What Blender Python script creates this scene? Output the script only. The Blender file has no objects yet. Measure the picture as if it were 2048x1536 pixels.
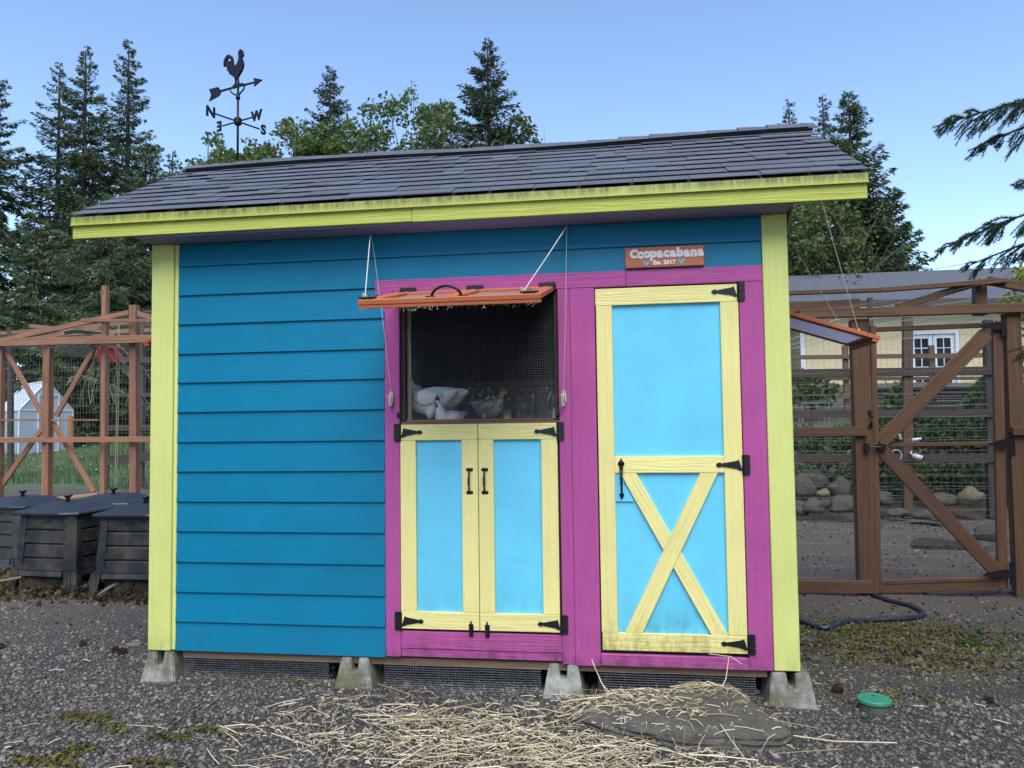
import bpy, bmesh, math, random
import numpy as np
from mathutils import Vector, Matrix, noise
random.seed(7); rng = np.random.default_rng(7)
R = math.radians
sc = bpy.context.scene
COL = sc.collection

# ------------------------------------------------------------------ camera, sky, sun, exposure
cd = bpy.data.cameras.new('camera'); cam = bpy.data.objects.new('camera', cd); COL.objects.link(cam)
cd.sensor_width = 36; cd.lens = 27.193; cd.clip_end = 2000; cd.clip_start = 0.05
cm = Matrix([[0.989015, 0.01987, 0.14647], [0.147277, -0.048251, -0.987918], [-0.012562, 0.998638, -0.050648]]).to_4x4(); cm.translation = Vector([2.8014, -4.2623, 1.3045]); cam.matrix_world = cm
sc.camera = cam
SUN_ELEV, SUN_AZ = 54, 168          # azimuth clockwise from +Y (scene depth); the light comes from behind the camera
wd = bpy.data.worlds.new('World'); sc.world = wd; wd.use_nodes = True
nt = wd.node_tree; bg = nt.nodes['Background']
sky = nt.nodes.new('ShaderNodeTexSky'); sky.sky_type = 'NISHITA'; sky.sun_disc = False
sky.sun_elevation = R(SUN_ELEV); sky.sun_rotation = R(SUN_AZ); sky.air_density = 1.0; sky.dust_density = 0.05; sky.ozone_density = 1.4; sky.altitude = 1500
nt.links.new(sky.outputs[0], bg.inputs[0]); bg.inputs[1].default_value = 0.15
sd = bpy.data.lights.new('sun', 'SUN'); sun = bpy.data.objects.new('sun', sd); COL.objects.link(sun)
sd.energy = 2.25; sd.angle = R(50); sd.color = (1, 0.96, 0.90)
dv = Vector((math.sin(R(SUN_AZ)) * math.cos(R(SUN_ELEV)), math.cos(R(SUN_AZ)) * math.cos(R(SUN_ELEV)), math.sin(R(SUN_ELEV))))
sun.rotation_euler = dv.to_track_quat('Z', 'Y').to_euler(); sun.location = dv * 60
sc.view_settings.view_transform = 'Standard'; sc.view_settings.look = 'None'
sc.view_settings.exposure = 1.0; sc.view_settings.gamma = 1.0; sc.view_settings.use_curve_mapping = False
sc.cycles.max_bounces = 6; sc.cycles.transparent_max_bounces = 8

# ------------------------------------------------------------------ materials
class NT:
    def __init__(s, name):
        s.m = bpy.data.materials.new(name); s.m.use_nodes = True
        s.t = s.m.node_tree; s.b = s.t.nodes['Principled BSDF']
    def n(s, typ, **kw):
        x = s.t.nodes.new('ShaderNode' + typ)
        for k, v in kw.items():
            if k.startswith('i_'):
                key = k[2:]; key = int(key) if key.isdigit() else key.replace('_', ' ')
                x.inputs[key].default_value = v
            else: setattr(x, k, v)
        return x
    def l(s, a, b): s.t.links.new(a, b)
    def mix(s, fac, a, b, mode='MIX'):
        x = s.n('Mix', data_type='RGBA', blend_type=mode)
        for sock, v in ((x.inputs[0], fac), (x.inputs[6], a), (x.inputs[7], b)):
            if hasattr(v, 'is_linked'): s.l(v, sock)
            else: sock.default_value = v if not isinstance(v, tuple) else (*v[:3], 1)
        return x.outputs[2]
    def math(s, op, a, b=0.0, clamp=False):
        x = s.n('Math', operation=op, use_clamp=clamp)
        for sock, v in ((x.inputs[0], a), (x.inputs[1], b)):
            if hasattr(v, 'is_linked'): s.l(v, sock)
            else: sock.default_value = v
        return x.outputs[0]
    def ramp(s, v, lo, hi, a=0.0, b=1.0):
        x = s.n('MapRange', clamp=True); s.l(v, x.inputs[0])
        for i, q in enumerate((lo, hi, a, b)): x.inputs[i + 1].default_value = q
        return x.outputs[0]
    def noise(s, vec, scale, detail=4, rough=.55, dist=0.0, dims='3D'):
        x = s.n('TexNoise'); x.inputs['Scale'].default_value = scale; x.inputs['Detail'].default_value = detail
        x.inputs['Roughness'].default_value = rough; x.inputs['Distortion'].default_value = dist
        if vec is not None: s.l(vec, x.inputs['Vector'])
        return x.outputs['Fac']
    def scaled(s, vec, sx, sy, sz, loc=(0, 0, 0)):
        x = s.n('Mapping'); x.inputs['Scale'].default_value = (sx, sy, sz); x.inputs['Location'].default_value = loc
        s.l(vec, x.inputs['Vector']); return x.outputs[0]
    def bump(s, h, strength, dist):
        x = s.n('Bump'); x.inputs['Strength'].default_value = strength; x.inputs['Distance'].default_value = dist
        s.l(h, x.inputs['Height']); s.l(x.outputs[0], s.b.inputs['Normal']); return x

def hsv_rand(k, col, amt, src='object'):
    """brightness varied per object or per mesh island"""
    r = k.n('ObjectInfo').outputs['Random'] if src == 'object' else k.n('NewGeometry').outputs['Random Per Island']
    h = k.n('HueSaturation'); k.l(k.ramp(r, 0, 1, 1 - amt, 1 + amt), h.inputs['Value'])
    if hasattr(col, 'is_linked'): k.l(col, h.inputs['Color'])
    else: h.inputs['Color'].default_value = (*col, 1)
    return h.outputs[0]

def paint(name, col, rough=.42, grain=.35, dirt=None, coarse=0.0):
    """painted embossed board; grain runs along the board's own X axis"""
    k = NT(name); tc = k.n('TexCoord').outputs['Object']
    rnd = k.n('ObjectInfo').outputs['Random']
    off = k.n('CombineXYZ'); k.l(k.math('MULTIPLY', rnd, 37.0), off.inputs[0]); k.l(k.math('MULTIPLY', rnd, 11.0), off.inputs[1])
    ad = k.n('VectorMath', operation='ADD'); k.l(tc, ad.inputs[0]); k.l(off.outputs[0], ad.inputs[1]); v = ad.outputs[0]
    g = k.noise(k.scaled(v, 2.2, 55, 8), 1.0, 5, .6, 1.1)
    f = k.noise(v, 190, 2)
    spot = k.noise(v, 3.0, 4)
    pos = k.n('NewGeometry').outputs['Position']
    c = k.mix(k.ramp(spot, .3, .7), tuple(x * .93 for x in col), tuple(min(1, x * 1.05) for x in col))
    c = k.mix(k.math('MULTIPLY', k.ramp(g, .58, .72), .17), c, tuple(x * .55 for x in col))
    c = hsv_rand(k, c, .035)
    vs = k.n('TexVoronoi', feature='F1'); vs.inputs['Scale'].default_value = 8; k.l(v, vs.inputs['Vector'])
    sc3 = k.n('SeparateColor'); k.l(vs.outputs['Color'], sc3.inputs[0])
    c = k.mix(k.math('MULTIPLY', k.math('LESS_THAN', vs.outputs['Distance'], k.math('MULTIPLY', sc3.outputs[1], .030)), k.math('GREATER_THAN', sc3.outputs[0], .72)), c, (.03, .03, .028))
    if dirt:
        for (z0, z1, dcol, amt, sc_) in dirt:
            z = k.n('SeparateXYZ'); k.l(pos, z.inputs[0])
            zz = k.ramp(z.outputs[2], z0, z1, 1, 0)
            nn = k.ramp(k.noise(k.scaled(pos, 1, 1, .45), sc_, 6, .7), .42, .66)
            c = k.mix(k.math('MULTIPLY', k.math('MULTIPLY', zz, nn), amt), c, dcol)
    k.l(c, k.b.inputs['Base Color']); k.b.inputs['Roughness'].default_value = rough
    k.b.inputs['Specular IOR Level'].default_value = .22
    h = k.math('ADD', k.math('MULTIPLY', g, 1.0), k.math('MULTIPLY', f, .10 + coarse))
    k.bump(h, grain, .006)
    return k.m

def wood(name, col, rough=.75, var=.25, dark=.5, moss=None):
    k = NT(name); tc = k.n('TexCoord').outputs['Object']
    rnd = k.n('ObjectInfo').outputs['Random']
    off = k.n('CombineXYZ'); k.l(k.math('MULTIPLY', rnd, 29.0), off.inputs[0]); k.l(k.math('MULTIPLY', rnd, 13.0), off.inputs[2])
    ad = k.n('VectorMath', operation='ADD'); k.l(tc, ad.inputs[0]); k.l(off.outputs[0], ad.inputs[1]); v = ad.outputs[0]
    g = k.noise(k.scaled(v, 1.5, 40, 40), 1.0, 5, .6, .8)
    kn = k.noise(k.scaled(v, 3, 9, 9), 1.0, 2)
    c = k.mix(k.ramp(g, .3, .7), tuple(x * dark for x in col), tuple(min(1, x * 1.15) for x in col))
    c = k.mix(k.math('MULTIPLY', k.ramp(kn, .66, .74), .6), c, tuple(x * .3 for x in col))
    c = hsv_rand(k, c, var)
    if moss:
        pos = k.n('NewGeometry').outputs['Position']
        c = k.mix(k.math('MULTIPLY', k.ramp(k.noise(pos, 7, 5, .7), .5, .7), moss[1]), c, moss[0])
    k.l(c, k.b.inputs['Base Color']); k.b.inputs['Roughness'].default_value = rough
    k.bump(g, .4, .003); return k.m

def plain(name, col, rough=.5, metal=0.0, var=.12, scale=30, bump=.15, dist=.002, rand=0.0, spec=.5):
    k = NT(name); tc = k.n('TexCoord').outputs['Object']
    n1 = k.noise(tc, scale, 5, .6)
    c = k.mix(k.ramp(n1, .3, .7), tuple(x * (1 - var) for x in col), tuple(min(1, x * (1 + var)) for x in col))
    if rand: c = hsv_rand(k, c, rand)
    k.l(c, k.b.inputs['Base Color']); k.b.inputs['Roughness'].default_value = rough; k.b.inputs['Metallic'].default_value = metal
    k.b.inputs['Specular IOR Level'].default_value = spec
    if bump: k.bump(n1, bump, dist)
    return k.m

def leafmat(name, col, col2, amt=.35, rough=.6, trans=.25):
    k = NT(name); pos = k.n('NewGeometry').outputs['Position']
    c = k.mix(k.ramp(k.noise(pos, .8, 3), .35, .65), col, col2)
    c = hsv_rand(k, c, amt, 'island')
    k.l(c, k.b.inputs['Base Color']); k.b.inputs['Roughness'].default_value = rough
    k.b.inputs['Specular IOR Level'].default_value = .25
    if trans:
        tr = k.n('BsdfTranslucent'); k.l(c, tr.inputs[0]); mx = k.n('MixShader'); mx.inputs[0].default_value = trans
        k.l(k.b.outputs[0], mx.inputs[1]); k.l(tr.outputs[0], mx.inputs[2])
        k.l(mx.outputs[0], k.t.nodes['Material Output'].inputs[0])
    return k.m

MOSS = (.045, .05, .012)
M = {}
M['blue'] = paint('blue_siding_paint', (.0025, .172, .305), .45, .26, [(0.0, .22, (.03, .10, .13), .35, 9)])
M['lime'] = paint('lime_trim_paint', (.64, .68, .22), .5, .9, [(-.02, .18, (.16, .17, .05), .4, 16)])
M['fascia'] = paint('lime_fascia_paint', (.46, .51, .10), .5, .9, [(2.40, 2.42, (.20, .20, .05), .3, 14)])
M['drip'] = paint('lime_drip_edge_paint', (.52, .61, .07), .4, .1)
M['pink'] = paint('magenta_trim_paint', (.42, .085, .285), .5, 1.0, [(-.03, .22, (.045, .03, .03), .75, 11), (0, .06, MOSS, .6, 20)])
M['yellow'] = paint('yellow_door_paint', (.82, .74, .30), .5, 1.0, [(.02, .30, (.20, .17, .03), .8, 22), (.05, .2, (.12, .11, .03), .5, 60)])
M['yellow2'] = paint('yellow_cupboard_paint', (.82, .74, .30), .5, 1.0)
M['aqua'] = paint('aqua_panel_paint', (.155, .62, .86), .4, .16, [(.10, .42, (.05, .16, .12), .6, 14), (.1, 2.6, (.10, .36, .44), .10, 38)])
M['orange'] = paint('orange_shutter_paint', (.52, .15, .065), .5, .6)
M['soffit'] = paint('lavender_soffit_paint', (.27, .24, .36), .6, .12)
M['black'] = plain('black_iron', (.012, .012, .016), .42, .3, .2, 80, .2, .0006)
M['iron'] = plain('dark_vane_iron', (.022, .022, .03), .5, .6, .25, 60, .2, .001)
M['steel'] = plain('galvanised_steel', (.33, .34, .37), .45, .8, .2, 40, .1, .001)
M['wire'] = plain('galvanised_wire', (.26, .28, .31), .5, .5, .2, 20, 0)
M['wire2'] = plain('weathered_fence_wire', (.16, .18, .17), .6, .4, .2, 20, 0)
M['vent'] = plain('black_vent_strip', (.006, .006, .007), 1, 0, 0, 5, 0, spec=.05)
M['rope'] = plain('white_cord', (.62, .60, .50), .8, 0, .15, 300, .4, .001)
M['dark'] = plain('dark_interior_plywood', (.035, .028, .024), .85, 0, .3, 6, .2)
M['joist'] = wood('weathered_joist_wood', (.22, .14, .085), .8, .1)
M['sillw'] = wood('bare_sill_wood', (.20, .105, .065), .8, .1)
M['framew'] = wood('pale_strip_wood', (.32, .23, .14), .8, .1)
M['cedar'] = wood('cedar_run_wood', (.30, .145, .082), .72, .14, .5)
M['cedar3'] = wood('shade_darkened_cedar', (.135, .062, .030), .72, .12, .5, ((.07, .06, .02), .25))  # cedar darkened for the right run, its shade put into the colour
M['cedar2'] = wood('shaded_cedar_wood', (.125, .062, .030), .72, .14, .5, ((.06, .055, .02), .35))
M['grey_rail'] = wood('dark_weathered_rail', (.075, .058, .050), .85, .2, .55)
M['brown_rail'] = wood('far_brown_rail', (.13, .078, .052), .85, .2, .6)
M['tan'] = wood('fresh_pine', (.44, .31, .15), .75, .1)
M['conc'] = None

def shingle_mat():
    k = NT('asphalt_shingle'); pos = k.n('NewGeometry').outputs['Position']
    f = k.noise(pos, 420, 2, .7); b = k.noise(pos, 3, 4)
    c = k.mix(k.ramp(f, .36, .64), (.030, .036, .049), (.155, .174, .222))
    c = k.mix(k.math('MULTIPLY', k.ramp(b, .45, .7), .3), c, (.055, .06, .06))
    c = hsv_rand(k, c, .13)
    k.l(c, k.b.inputs['Base Color']); k.b.inputs['Roughness'].default_value = .85
    k.bump(f, .5, .002); return k.m
M['shingle'] = shingle_mat()

def drip_mat():
    k = NT('mossy_lime_drip_edge'); pos = k.n('NewGeometry').outputs['Position']
    z = k.n('SeparateXYZ'); k.l(pos, z.inputs[0])
    patch = k.ramp(k.noise(k.scaled(pos, 1, 0, 0), 2.3, 3, .6), .36, .42)
    st = k.ramp(k.noise(k.scaled(pos, 60, 60, 7), 1.0, 5, .75), .30, .58)
    zz = k.ramp(z.outputs[2], 2.480, 2.520)
    c = k.mix(k.math('MULTIPLY', patch, k.math('MULTIPLY', k.math('MULTIPLY', st, zz), .8)), (.46, .51, .10), (.085, .075, .028))
    k.l(c, k.b.inputs['Base Color']); k.b.inputs['Roughness'].default_value = .45; return k.m
M['drip'] = drip_mat()

def concrete_mat():
    k = NT('mossy_concrete'); pos = k.n('NewGeometry').outputs['Position']
    n1 = k.noise(pos, 14, 6, .65); n2 = k.noise(pos, 55, 3, .6); n3 = k.noise(pos, 5, 4)
    c = k.mix(k.ramp(n1, .35, .68), (.17, .17, .155), (.42, .42, .40))
    c = k.mix(k.math('MULTIPLY', k.ramp(n3, .40, .60), .85), c, (.105, .098, .045))
    c = k.mix(k.math('MULTIPLY', k.ramp(n2, .60, .68), .45), c, (.5, .5, .47))
    k.l(c, k.b.inputs['Base Color']); k.b.inputs['Roughness'].default_value = .9; k.bump(n2, .5, .004); return k.m
M['conc'] = concrete_mat()

def rock_mat(name, a, b, mossamt=.4, zs=1.4):
    k = NT(name); pos = k.n('NewGeometry').outputs['Position']
    n1 = k.noise(k.scaled(pos, 1, 1, zs), 8, 8, .75, .5); n2 = k.noise(pos, 60, 6, .75); n3 = k.noise(pos, 3.2, 6, .65); n4 = k.noise(pos, 150, 3, .7)
    c = k.mix(k.ramp(n1, .32, .68), a, b)
    c = k.mix(k.math('MULTIPLY', k.ramp(n4, .35, .65), .35), c, tuple(x * .45 for x in a))
    c = k.mix(k.math('MULTIPLY', k.ramp(n3, .50, .66), mossamt), c, (.06, .062, .022))
    c = k.mix(k.math('MULTIPLY', k.ramp(n2, .60, .68), .55), c, tuple(min(1, x * 2.4) for x in b))
    k.l(c, k.b.inputs['Base Color']); k.b.inputs['Roughness'].default_value = .85
    h = k.math('ADD', k.math('ADD', n1, k.math('MULTIPLY', n2, .5)), k.math('MULTIPLY', n4, .2))
    k.bump(h, .9, .016); return k.m
M['slab'] = rock_mat('dark_basalt_slab', (.062, .056, .048), (.165, .150, .128), .3)
M['rock'] = rock_mat('run_boulder', (.040, .037, .033), (.115, .105, .09), .5)
M['rockt'] = rock_mat('tan_boulder', (.11, .095, .055), (.22, .19, .12), .3)

def plastic_bin():
    k = NT('black_bin_plastic'); pos = k.n('NewGeometry').outputs['Position']
    n1 = k.noise(pos, 6, 5, .65)
    z = k.n('SeparateXYZ'); k.l(pos, z.inputs[0])
    c = k.mix(k.math('MULTIPLY', k.ramp(n1, .42, .7), k.ramp(z.outputs[2], .55, .45)), (.014, .018, .024), (.075, .06, .045))
    k.l(c, k.b.inputs['Base Color']); k.b.inputs['Roughness'].default_value = .42; k.bump(k.noise(pos, 60, 3), .15, .003); return k.m
M['bin'] = plastic_bin()

def ground_mat():
    k = NT('gravel_earth_and_lawn'); pos = k.n('NewGeometry').outputs['Position']
    xyz = k.n('SeparateXYZ'); k.l(pos, xyz.inputs[0]); X, Yv = xyz.outputs[0], xyz.outputs[1]
    v = k.n('TexVoronoi', feature='F1'); v.inputs['Scale'].default_value = 62; k.l(pos, v.inputs['Vector'])
    cell = k.n('SeparateColor'); k.l(v.outputs['Color'], cell.inputs[0])
    gr = k.mix(cell.outputs[0], (.030, .027, .026), (.12, .112, .108))
    gr = k.mix(k.ramp(v.outputs['Distance'], .35, .75), gr, (.022, .018, .015))
    big = k.noise(pos, .9, 5, .6); med = k.noise(pos, 5, 5, .65); fine = k.noise(pos, 70, 4, .7)
    earth = k.mix(k.ramp(fine, .3, .7), (.050, .038, .031), (.155, .123, .104))
    earth = k.mix(k.math('MULTIPLY', k.ramp(k.noise(pos, 24, 4, .7), .60, .68), .4), earth, (.2, .17, .14))
    # bare earth takes over behind the coop front and to the sides
    bare = k.ramp(k.math('ADD', Yv, k.math('MULTIPLY', k.math('SUBTRACT', big, .5), 2.2)), .6, 1.9)
    c = k.mix(bare, gr, earth)
    # moss: right of the coop and a few patches in front
    dx = k.math('SUBTRACT', X, 4.6); dy = k.math('SUBTRACT', Yv, 1.3)
    d = k.math('SQRT', k.math('ADD', k.math('MULTIPLY', dx, dx), k.math('MULTIPLY', k.math('MULTIPLY', dy, dy), .8)))
    mossm = k.math('MULTIPLY', k.ramp(d, 1.3, .2), k.ramp(med, .40, .58))
    patch = k.math('MULTIPLY', k.ramp(k.noise(pos, 2.1, 5, .7), .60, .68), k.ramp(fine, .35, .55))
    patch = k.math('MULTIPLY', patch, k.ramp(Yv, 1.5, .5))
    c = k.mix(k.math('MULTIPLY', mossm, .9), c, (.085, .080, .016))
    c = k.mix(k.math('MULTIPLY', patch, .8), c, (.075, .055, .018))
    # lawn, far left
    edge = k.math('ADD', Yv, k.math('MULTIPLY', k.math('SUBTRACT', big, .5), 3.0))
    lawn = k.math('MULTIPLY', k.ramp(edge, 10.2, 11.6), k.ramp(X, 2.0, 0.0))
    gcol = k.mix(k.ramp(k.noise(pos, 2.5, 5, .7), .3, .7), (.045, .085, .030), (.10, .16, .060))
    dry = k.ramp(k.noise(k.scaled(pos, .1, .35, 1), 1.0, 3), .55, .68)
    gcol = k.mix(k.math('MULTIPLY', dry, .5), gcol, (.20, .19, .10))
    c = k.mix(lawn, c, gcol)
    far = k.math('MULTIPLY', k.ramp(Yv, 10.0, 12.5), k.ramp(X, 2.0, 4.0))
    c = k.mix(k.math('MULTIPLY', far, .8), c, k.mix(k.ramp(med, .3, .7), (.05, .045, .035), (.075, .10, .045)))
    k.l(c, k.b.inputs['Base Color']); k.b.inputs['Roughness'].default_value = .92
    h = k.math('ADD', k.math('MULTIPLY', v.outputs['Distance'], -.7), k.math('MULTIPLY', fine, .9))
    k.bump(h, .8, .016); return k.m
M['ground'] = ground_mat()

def gravel_mat():
    k = NT('gravel_stones'); r = k.n('NewGeometry').outputs['Random Per Island']; pos = k.n('NewGeometry').outputs['Position']
    cr = k.n('ValToRGB'); k.l(r, cr.inputs[0]); e = cr.color_ramp.elements
    e[0].position = 0; e[0].color = (.052, .045, .039, 1); e[1].position = 1; e[1].color = (.30, .29, .28, 1)
    for p, cc in ((.25, (.098, .085, .072, 1)), (.6, (.148, .130, .112, 1)), (.90, (.195, .174, .152, 1)), (.985, (.26, .245, .225, 1))):
        q = e.new(p); q.color = cc
    c = k.mix(k.math('MULTIPLY', k.ramp(k.noise(pos, 2.1, 5, .7), .58, .66), .6), cr.outputs[0], (.08, .062, .03))
    k.l(c, k.b.inputs['Base Color']); k.b.inputs['Roughness'].default_value = .8
    k.bump(k.noise(pos, 150, 3), .3, .002); return k.m
M['gravel'] = gravel_mat()

def straw_mat():
    k = NT('dry_straw'); c = k.mix(k.n('NewGeometry').outputs['Random Per Island'], (.30, .22, .12), (.82, .72, .50))
    k.l(c, k.b.inputs['Base Color']); k.b.inputs['Roughness'].default_value = .5; return k.m
M['straw'] = straw_mat()
M['compost'] = leafmat('rotted_compost', (.030, .020, .012), (.10, .075, .035), .5, .9, 0)
M['needle'] = leafmat('dark_conifer_needles', (.042, .068, .035), (.078, .112, .056), .5, .6, .15)
M['needle2'] = leafmat('mid_conifer_needles', (.060, .094, .042), (.108, .145, .066), .4, .6, .2)
M['needle3'] = leafmat('bluish_conifer_needles', (.040, .064, .046), (.070, .10, .068), .4, .6, .15)
M['firn'] = leafmat('near_fir_needles', (.044, .095, .062), (.070, .135, .075), .4, .5, .15)
M['leaf'] = leafmat('maple_leaves', (.060, .105, .025), (.105, .155, .040), .35, .5, .35)
M['leaf2'] = leafmat('alder_leaves', (.075, .105, .030), (.12, .155, .050), .35, .5, .35)
M['shrub'] = leafmat('bank_shrub_leaves', (.040, .085, .026), (.075, .125, .035), .45, .5, .3)
M['yshrub'] = leafmat('yellow_green_leaves', (.19, .20, .03), (.30, .29, .04), .3, .5, .35)
M['grass'] = leafmat('lawn_blades', (.055, .105, .030), (.11, .17, .055), .4, .6, .3)
M['darkearth'] = plain('dark_dug_earth', (.035, .026, .020), .95, 0, .4, 20, .8, .02)
M['bark'] = plain('conifer_bark', (.055, .038, .028), .9, 0, .35, 18, .6, .02)
M['twig'] = plain('bare_grey_twigs', (.16, .13, .10), .85, 0, .25, 10, 0)
M['feather'] = plain('white_feathers', (.90, .87, .80), .75, 0, .10, 45, .7, .006, 0, .2)
M['feather2'] = plain('speckled_feathers', (.25, .23, .19), .8, 0, .75, 34, .35, .006, 0, .2)
M['comb'] = plain('red_comb', (.50, .030, .028), .5, 0, .15, 60, .2)
M['beak'] = plain('horn_beak', (.48, .33, .14), .4, 0, .1, 60, 0)
M['eye'] = plain('dark_eye', (.02, .01, .005), .15, 0, 0, 5, 0)
M['lid'] = plain('green_valve_plastic', (.035, .23, .13), .45, 0, .1, 25, .15)
M['liddk'] = plain('dark_valve_box', (.05, .055, .045), .7, 0, .2, 25, .2)
M['hose'] = plain('dark_blue_hose', (.022, .032, .050), .4, 0, .15, 30, .1)
M['white'] = plain('white_plastic', (.55, .56, .59), .4, 0, .05, 20, 0)
M['red'] = plain('red_planter_plastic', (.50, .045, .025), .45, 0, .1, 12, .05)
M['cone'] = plain('pine_cone_scales', (.045, .026, .018), .85, 0, .3, 60, .3)
M['hwall'] = plain('cream_house_siding', (.54, .45, .27), .7, 0, .05, 3, 0)
M['hroof'] = plain('grey_house_roof', (.080, .088, .105), .9, 0, .3, 9, .3, .02)
M['glassd'] = plain('dark_window_glass', (.02, .028, .03), .08, 0, .1, 3, 0)
M['pole'] = plain('grey_utility_pole', (.16, .145, .13), .9, 0, .2, 6, .2)
M['signw'] = wood('stained_orange_sign_board', (.48, .135, .055), .55, 0, .7)
M['letw'] = plain('pale_sign_paint', (.70, .66, .66), .6, 0, .06, 40, 0)
M['heart'] = plain('sky_blue_sign_paint', (.12, .42, .66), .55, 0, .06, 40, 0)
M['letw2'] = plain('white_sign_paint', (.82, .80, .80), .6, 0, .04, 40, 0)
def film():
    k = NT('clear_plastic_film'); k.b.inputs['Base Color'].default_value = (.22, .22, .29, 1); k.b.inputs['Roughness'].default_value = .18
    k.b.inputs['Specular IOR Level'].default_value = .9
    tr = k.n('BsdfTransparent'); mx = k.n('MixShader'); mx.inputs[0].default_value = .92
    k.l(tr.outputs[0], mx.inputs[1]); k.l(k.b.outputs[0], mx.inputs[2]); k.l(mx.outputs[0], k.t.nodes['Material Output'].inputs[0]); return k.m
M['film'] = film()
def ghglass():
    k = NT('twin_wall_greenhouse_panel'); k.b.inputs['Base Color'].default_value = (.62, .68, .78, 1); k.b.inputs['Roughness'].default_value = .25
    tr = k.n('BsdfTransparent'); mx = k.n('MixShader'); mx.inputs[0].default_value = .45
    k.l(tr.outputs[0], mx.inputs[1]); k.l(k.b.outputs[0], mx.inputs[2]); k.l(mx.outputs[0], k.t.nodes['Material Output'].inputs[0]); return k.m
M['ghglass'] = ghglass()
M['ghroof'] = plain('frosted_greenhouse_roof', (.56, .62, .74), .3, 0, .05, 3, 0)
def frosted():
    k = NT('frosted_shutter_pane'); k.b.inputs['Base Color'].default_value = (.50, .52, .62, 1); k.b.inputs['Roughness'].default_value = .25
    tr = k.n('BsdfTranslucent'); tr.inputs[0].default_value = (.62, .64, .74, 1); mx = k.n('MixShader'); mx.inputs[0].default_value = .6
    k.l(k.b.outputs[0], mx.inputs[1]); k.l(tr.outputs[0], mx.inputs[2]); k.l(mx.outputs[0], k.t.nodes['Material Output'].inputs[0]); return k.m
M['shade'] = frosted()

# ------------------------------------------------------------------ object helpers
WM = {}
def place(o, parent=None, mat=Matrix.Identity(4)):
    COL.objects.link(o)
    if parent is not None:
        o.parent = parent; o.matrix_parent_inverse = WM[parent.name].inverted()
    o.matrix_basis = mat; WM[o.name] = mat.copy(); return o
def tag(o, label=None, cat=None, group=None, kind=None):
    for k_, v_ in (('label', label), ('category', cat), ('group', group), ('kind', kind)):
        if v_: o[k_] = v_
    return o
def thing(name, label, cat, loc=(0, 0, 0), group=None, rotz=0):
    o = bpy.data.objects.new(name, None); o.empty_display_size = .1
    place(o, None, Matrix.Translation(Vector(loc)) @ Matrix.Rotation(rotz, 4, 'Z')); return tag(o, label, cat, group)
def dup(o, parent=None, move=Vector((0, 0, 0)), rot=0.0, label=None, sx=None):
    """copy of a thing (and its parts, sub-parts); the root gets a new place"""
    c = o.copy(); COL.objects.link(c)
    if parent is None:
        m = WM[o.name].copy(); loc = m.to_translation() + Vector(move)
        m = Matrix.Translation(loc) @ Matrix.Rotation(rot, 4, 'Z') @ m.to_3x3().to_4x4()
        if sx: m = m @ Matrix.Diagonal((sx, sx, sx, 1))
        c.parent = None; c.matrix_basis = m; WM[c.name] = m
        if label: c['label'] = label
    else:
        c.parent = parent; c.matrix_parent_inverse = o.matrix_parent_inverse.copy(); WM[c.name] = WM[o.name]
    for ch in [q for q in KIDS.get(o.name, [])]: 
        d = dup(ch, c); KIDS.setdefault(c.name, []).append(d)
    return c
KIDS = {}
def reg(o, parent):
    if parent is not None: KIDS.setdefault(parent.name, []).append(o)
    return o

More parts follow.
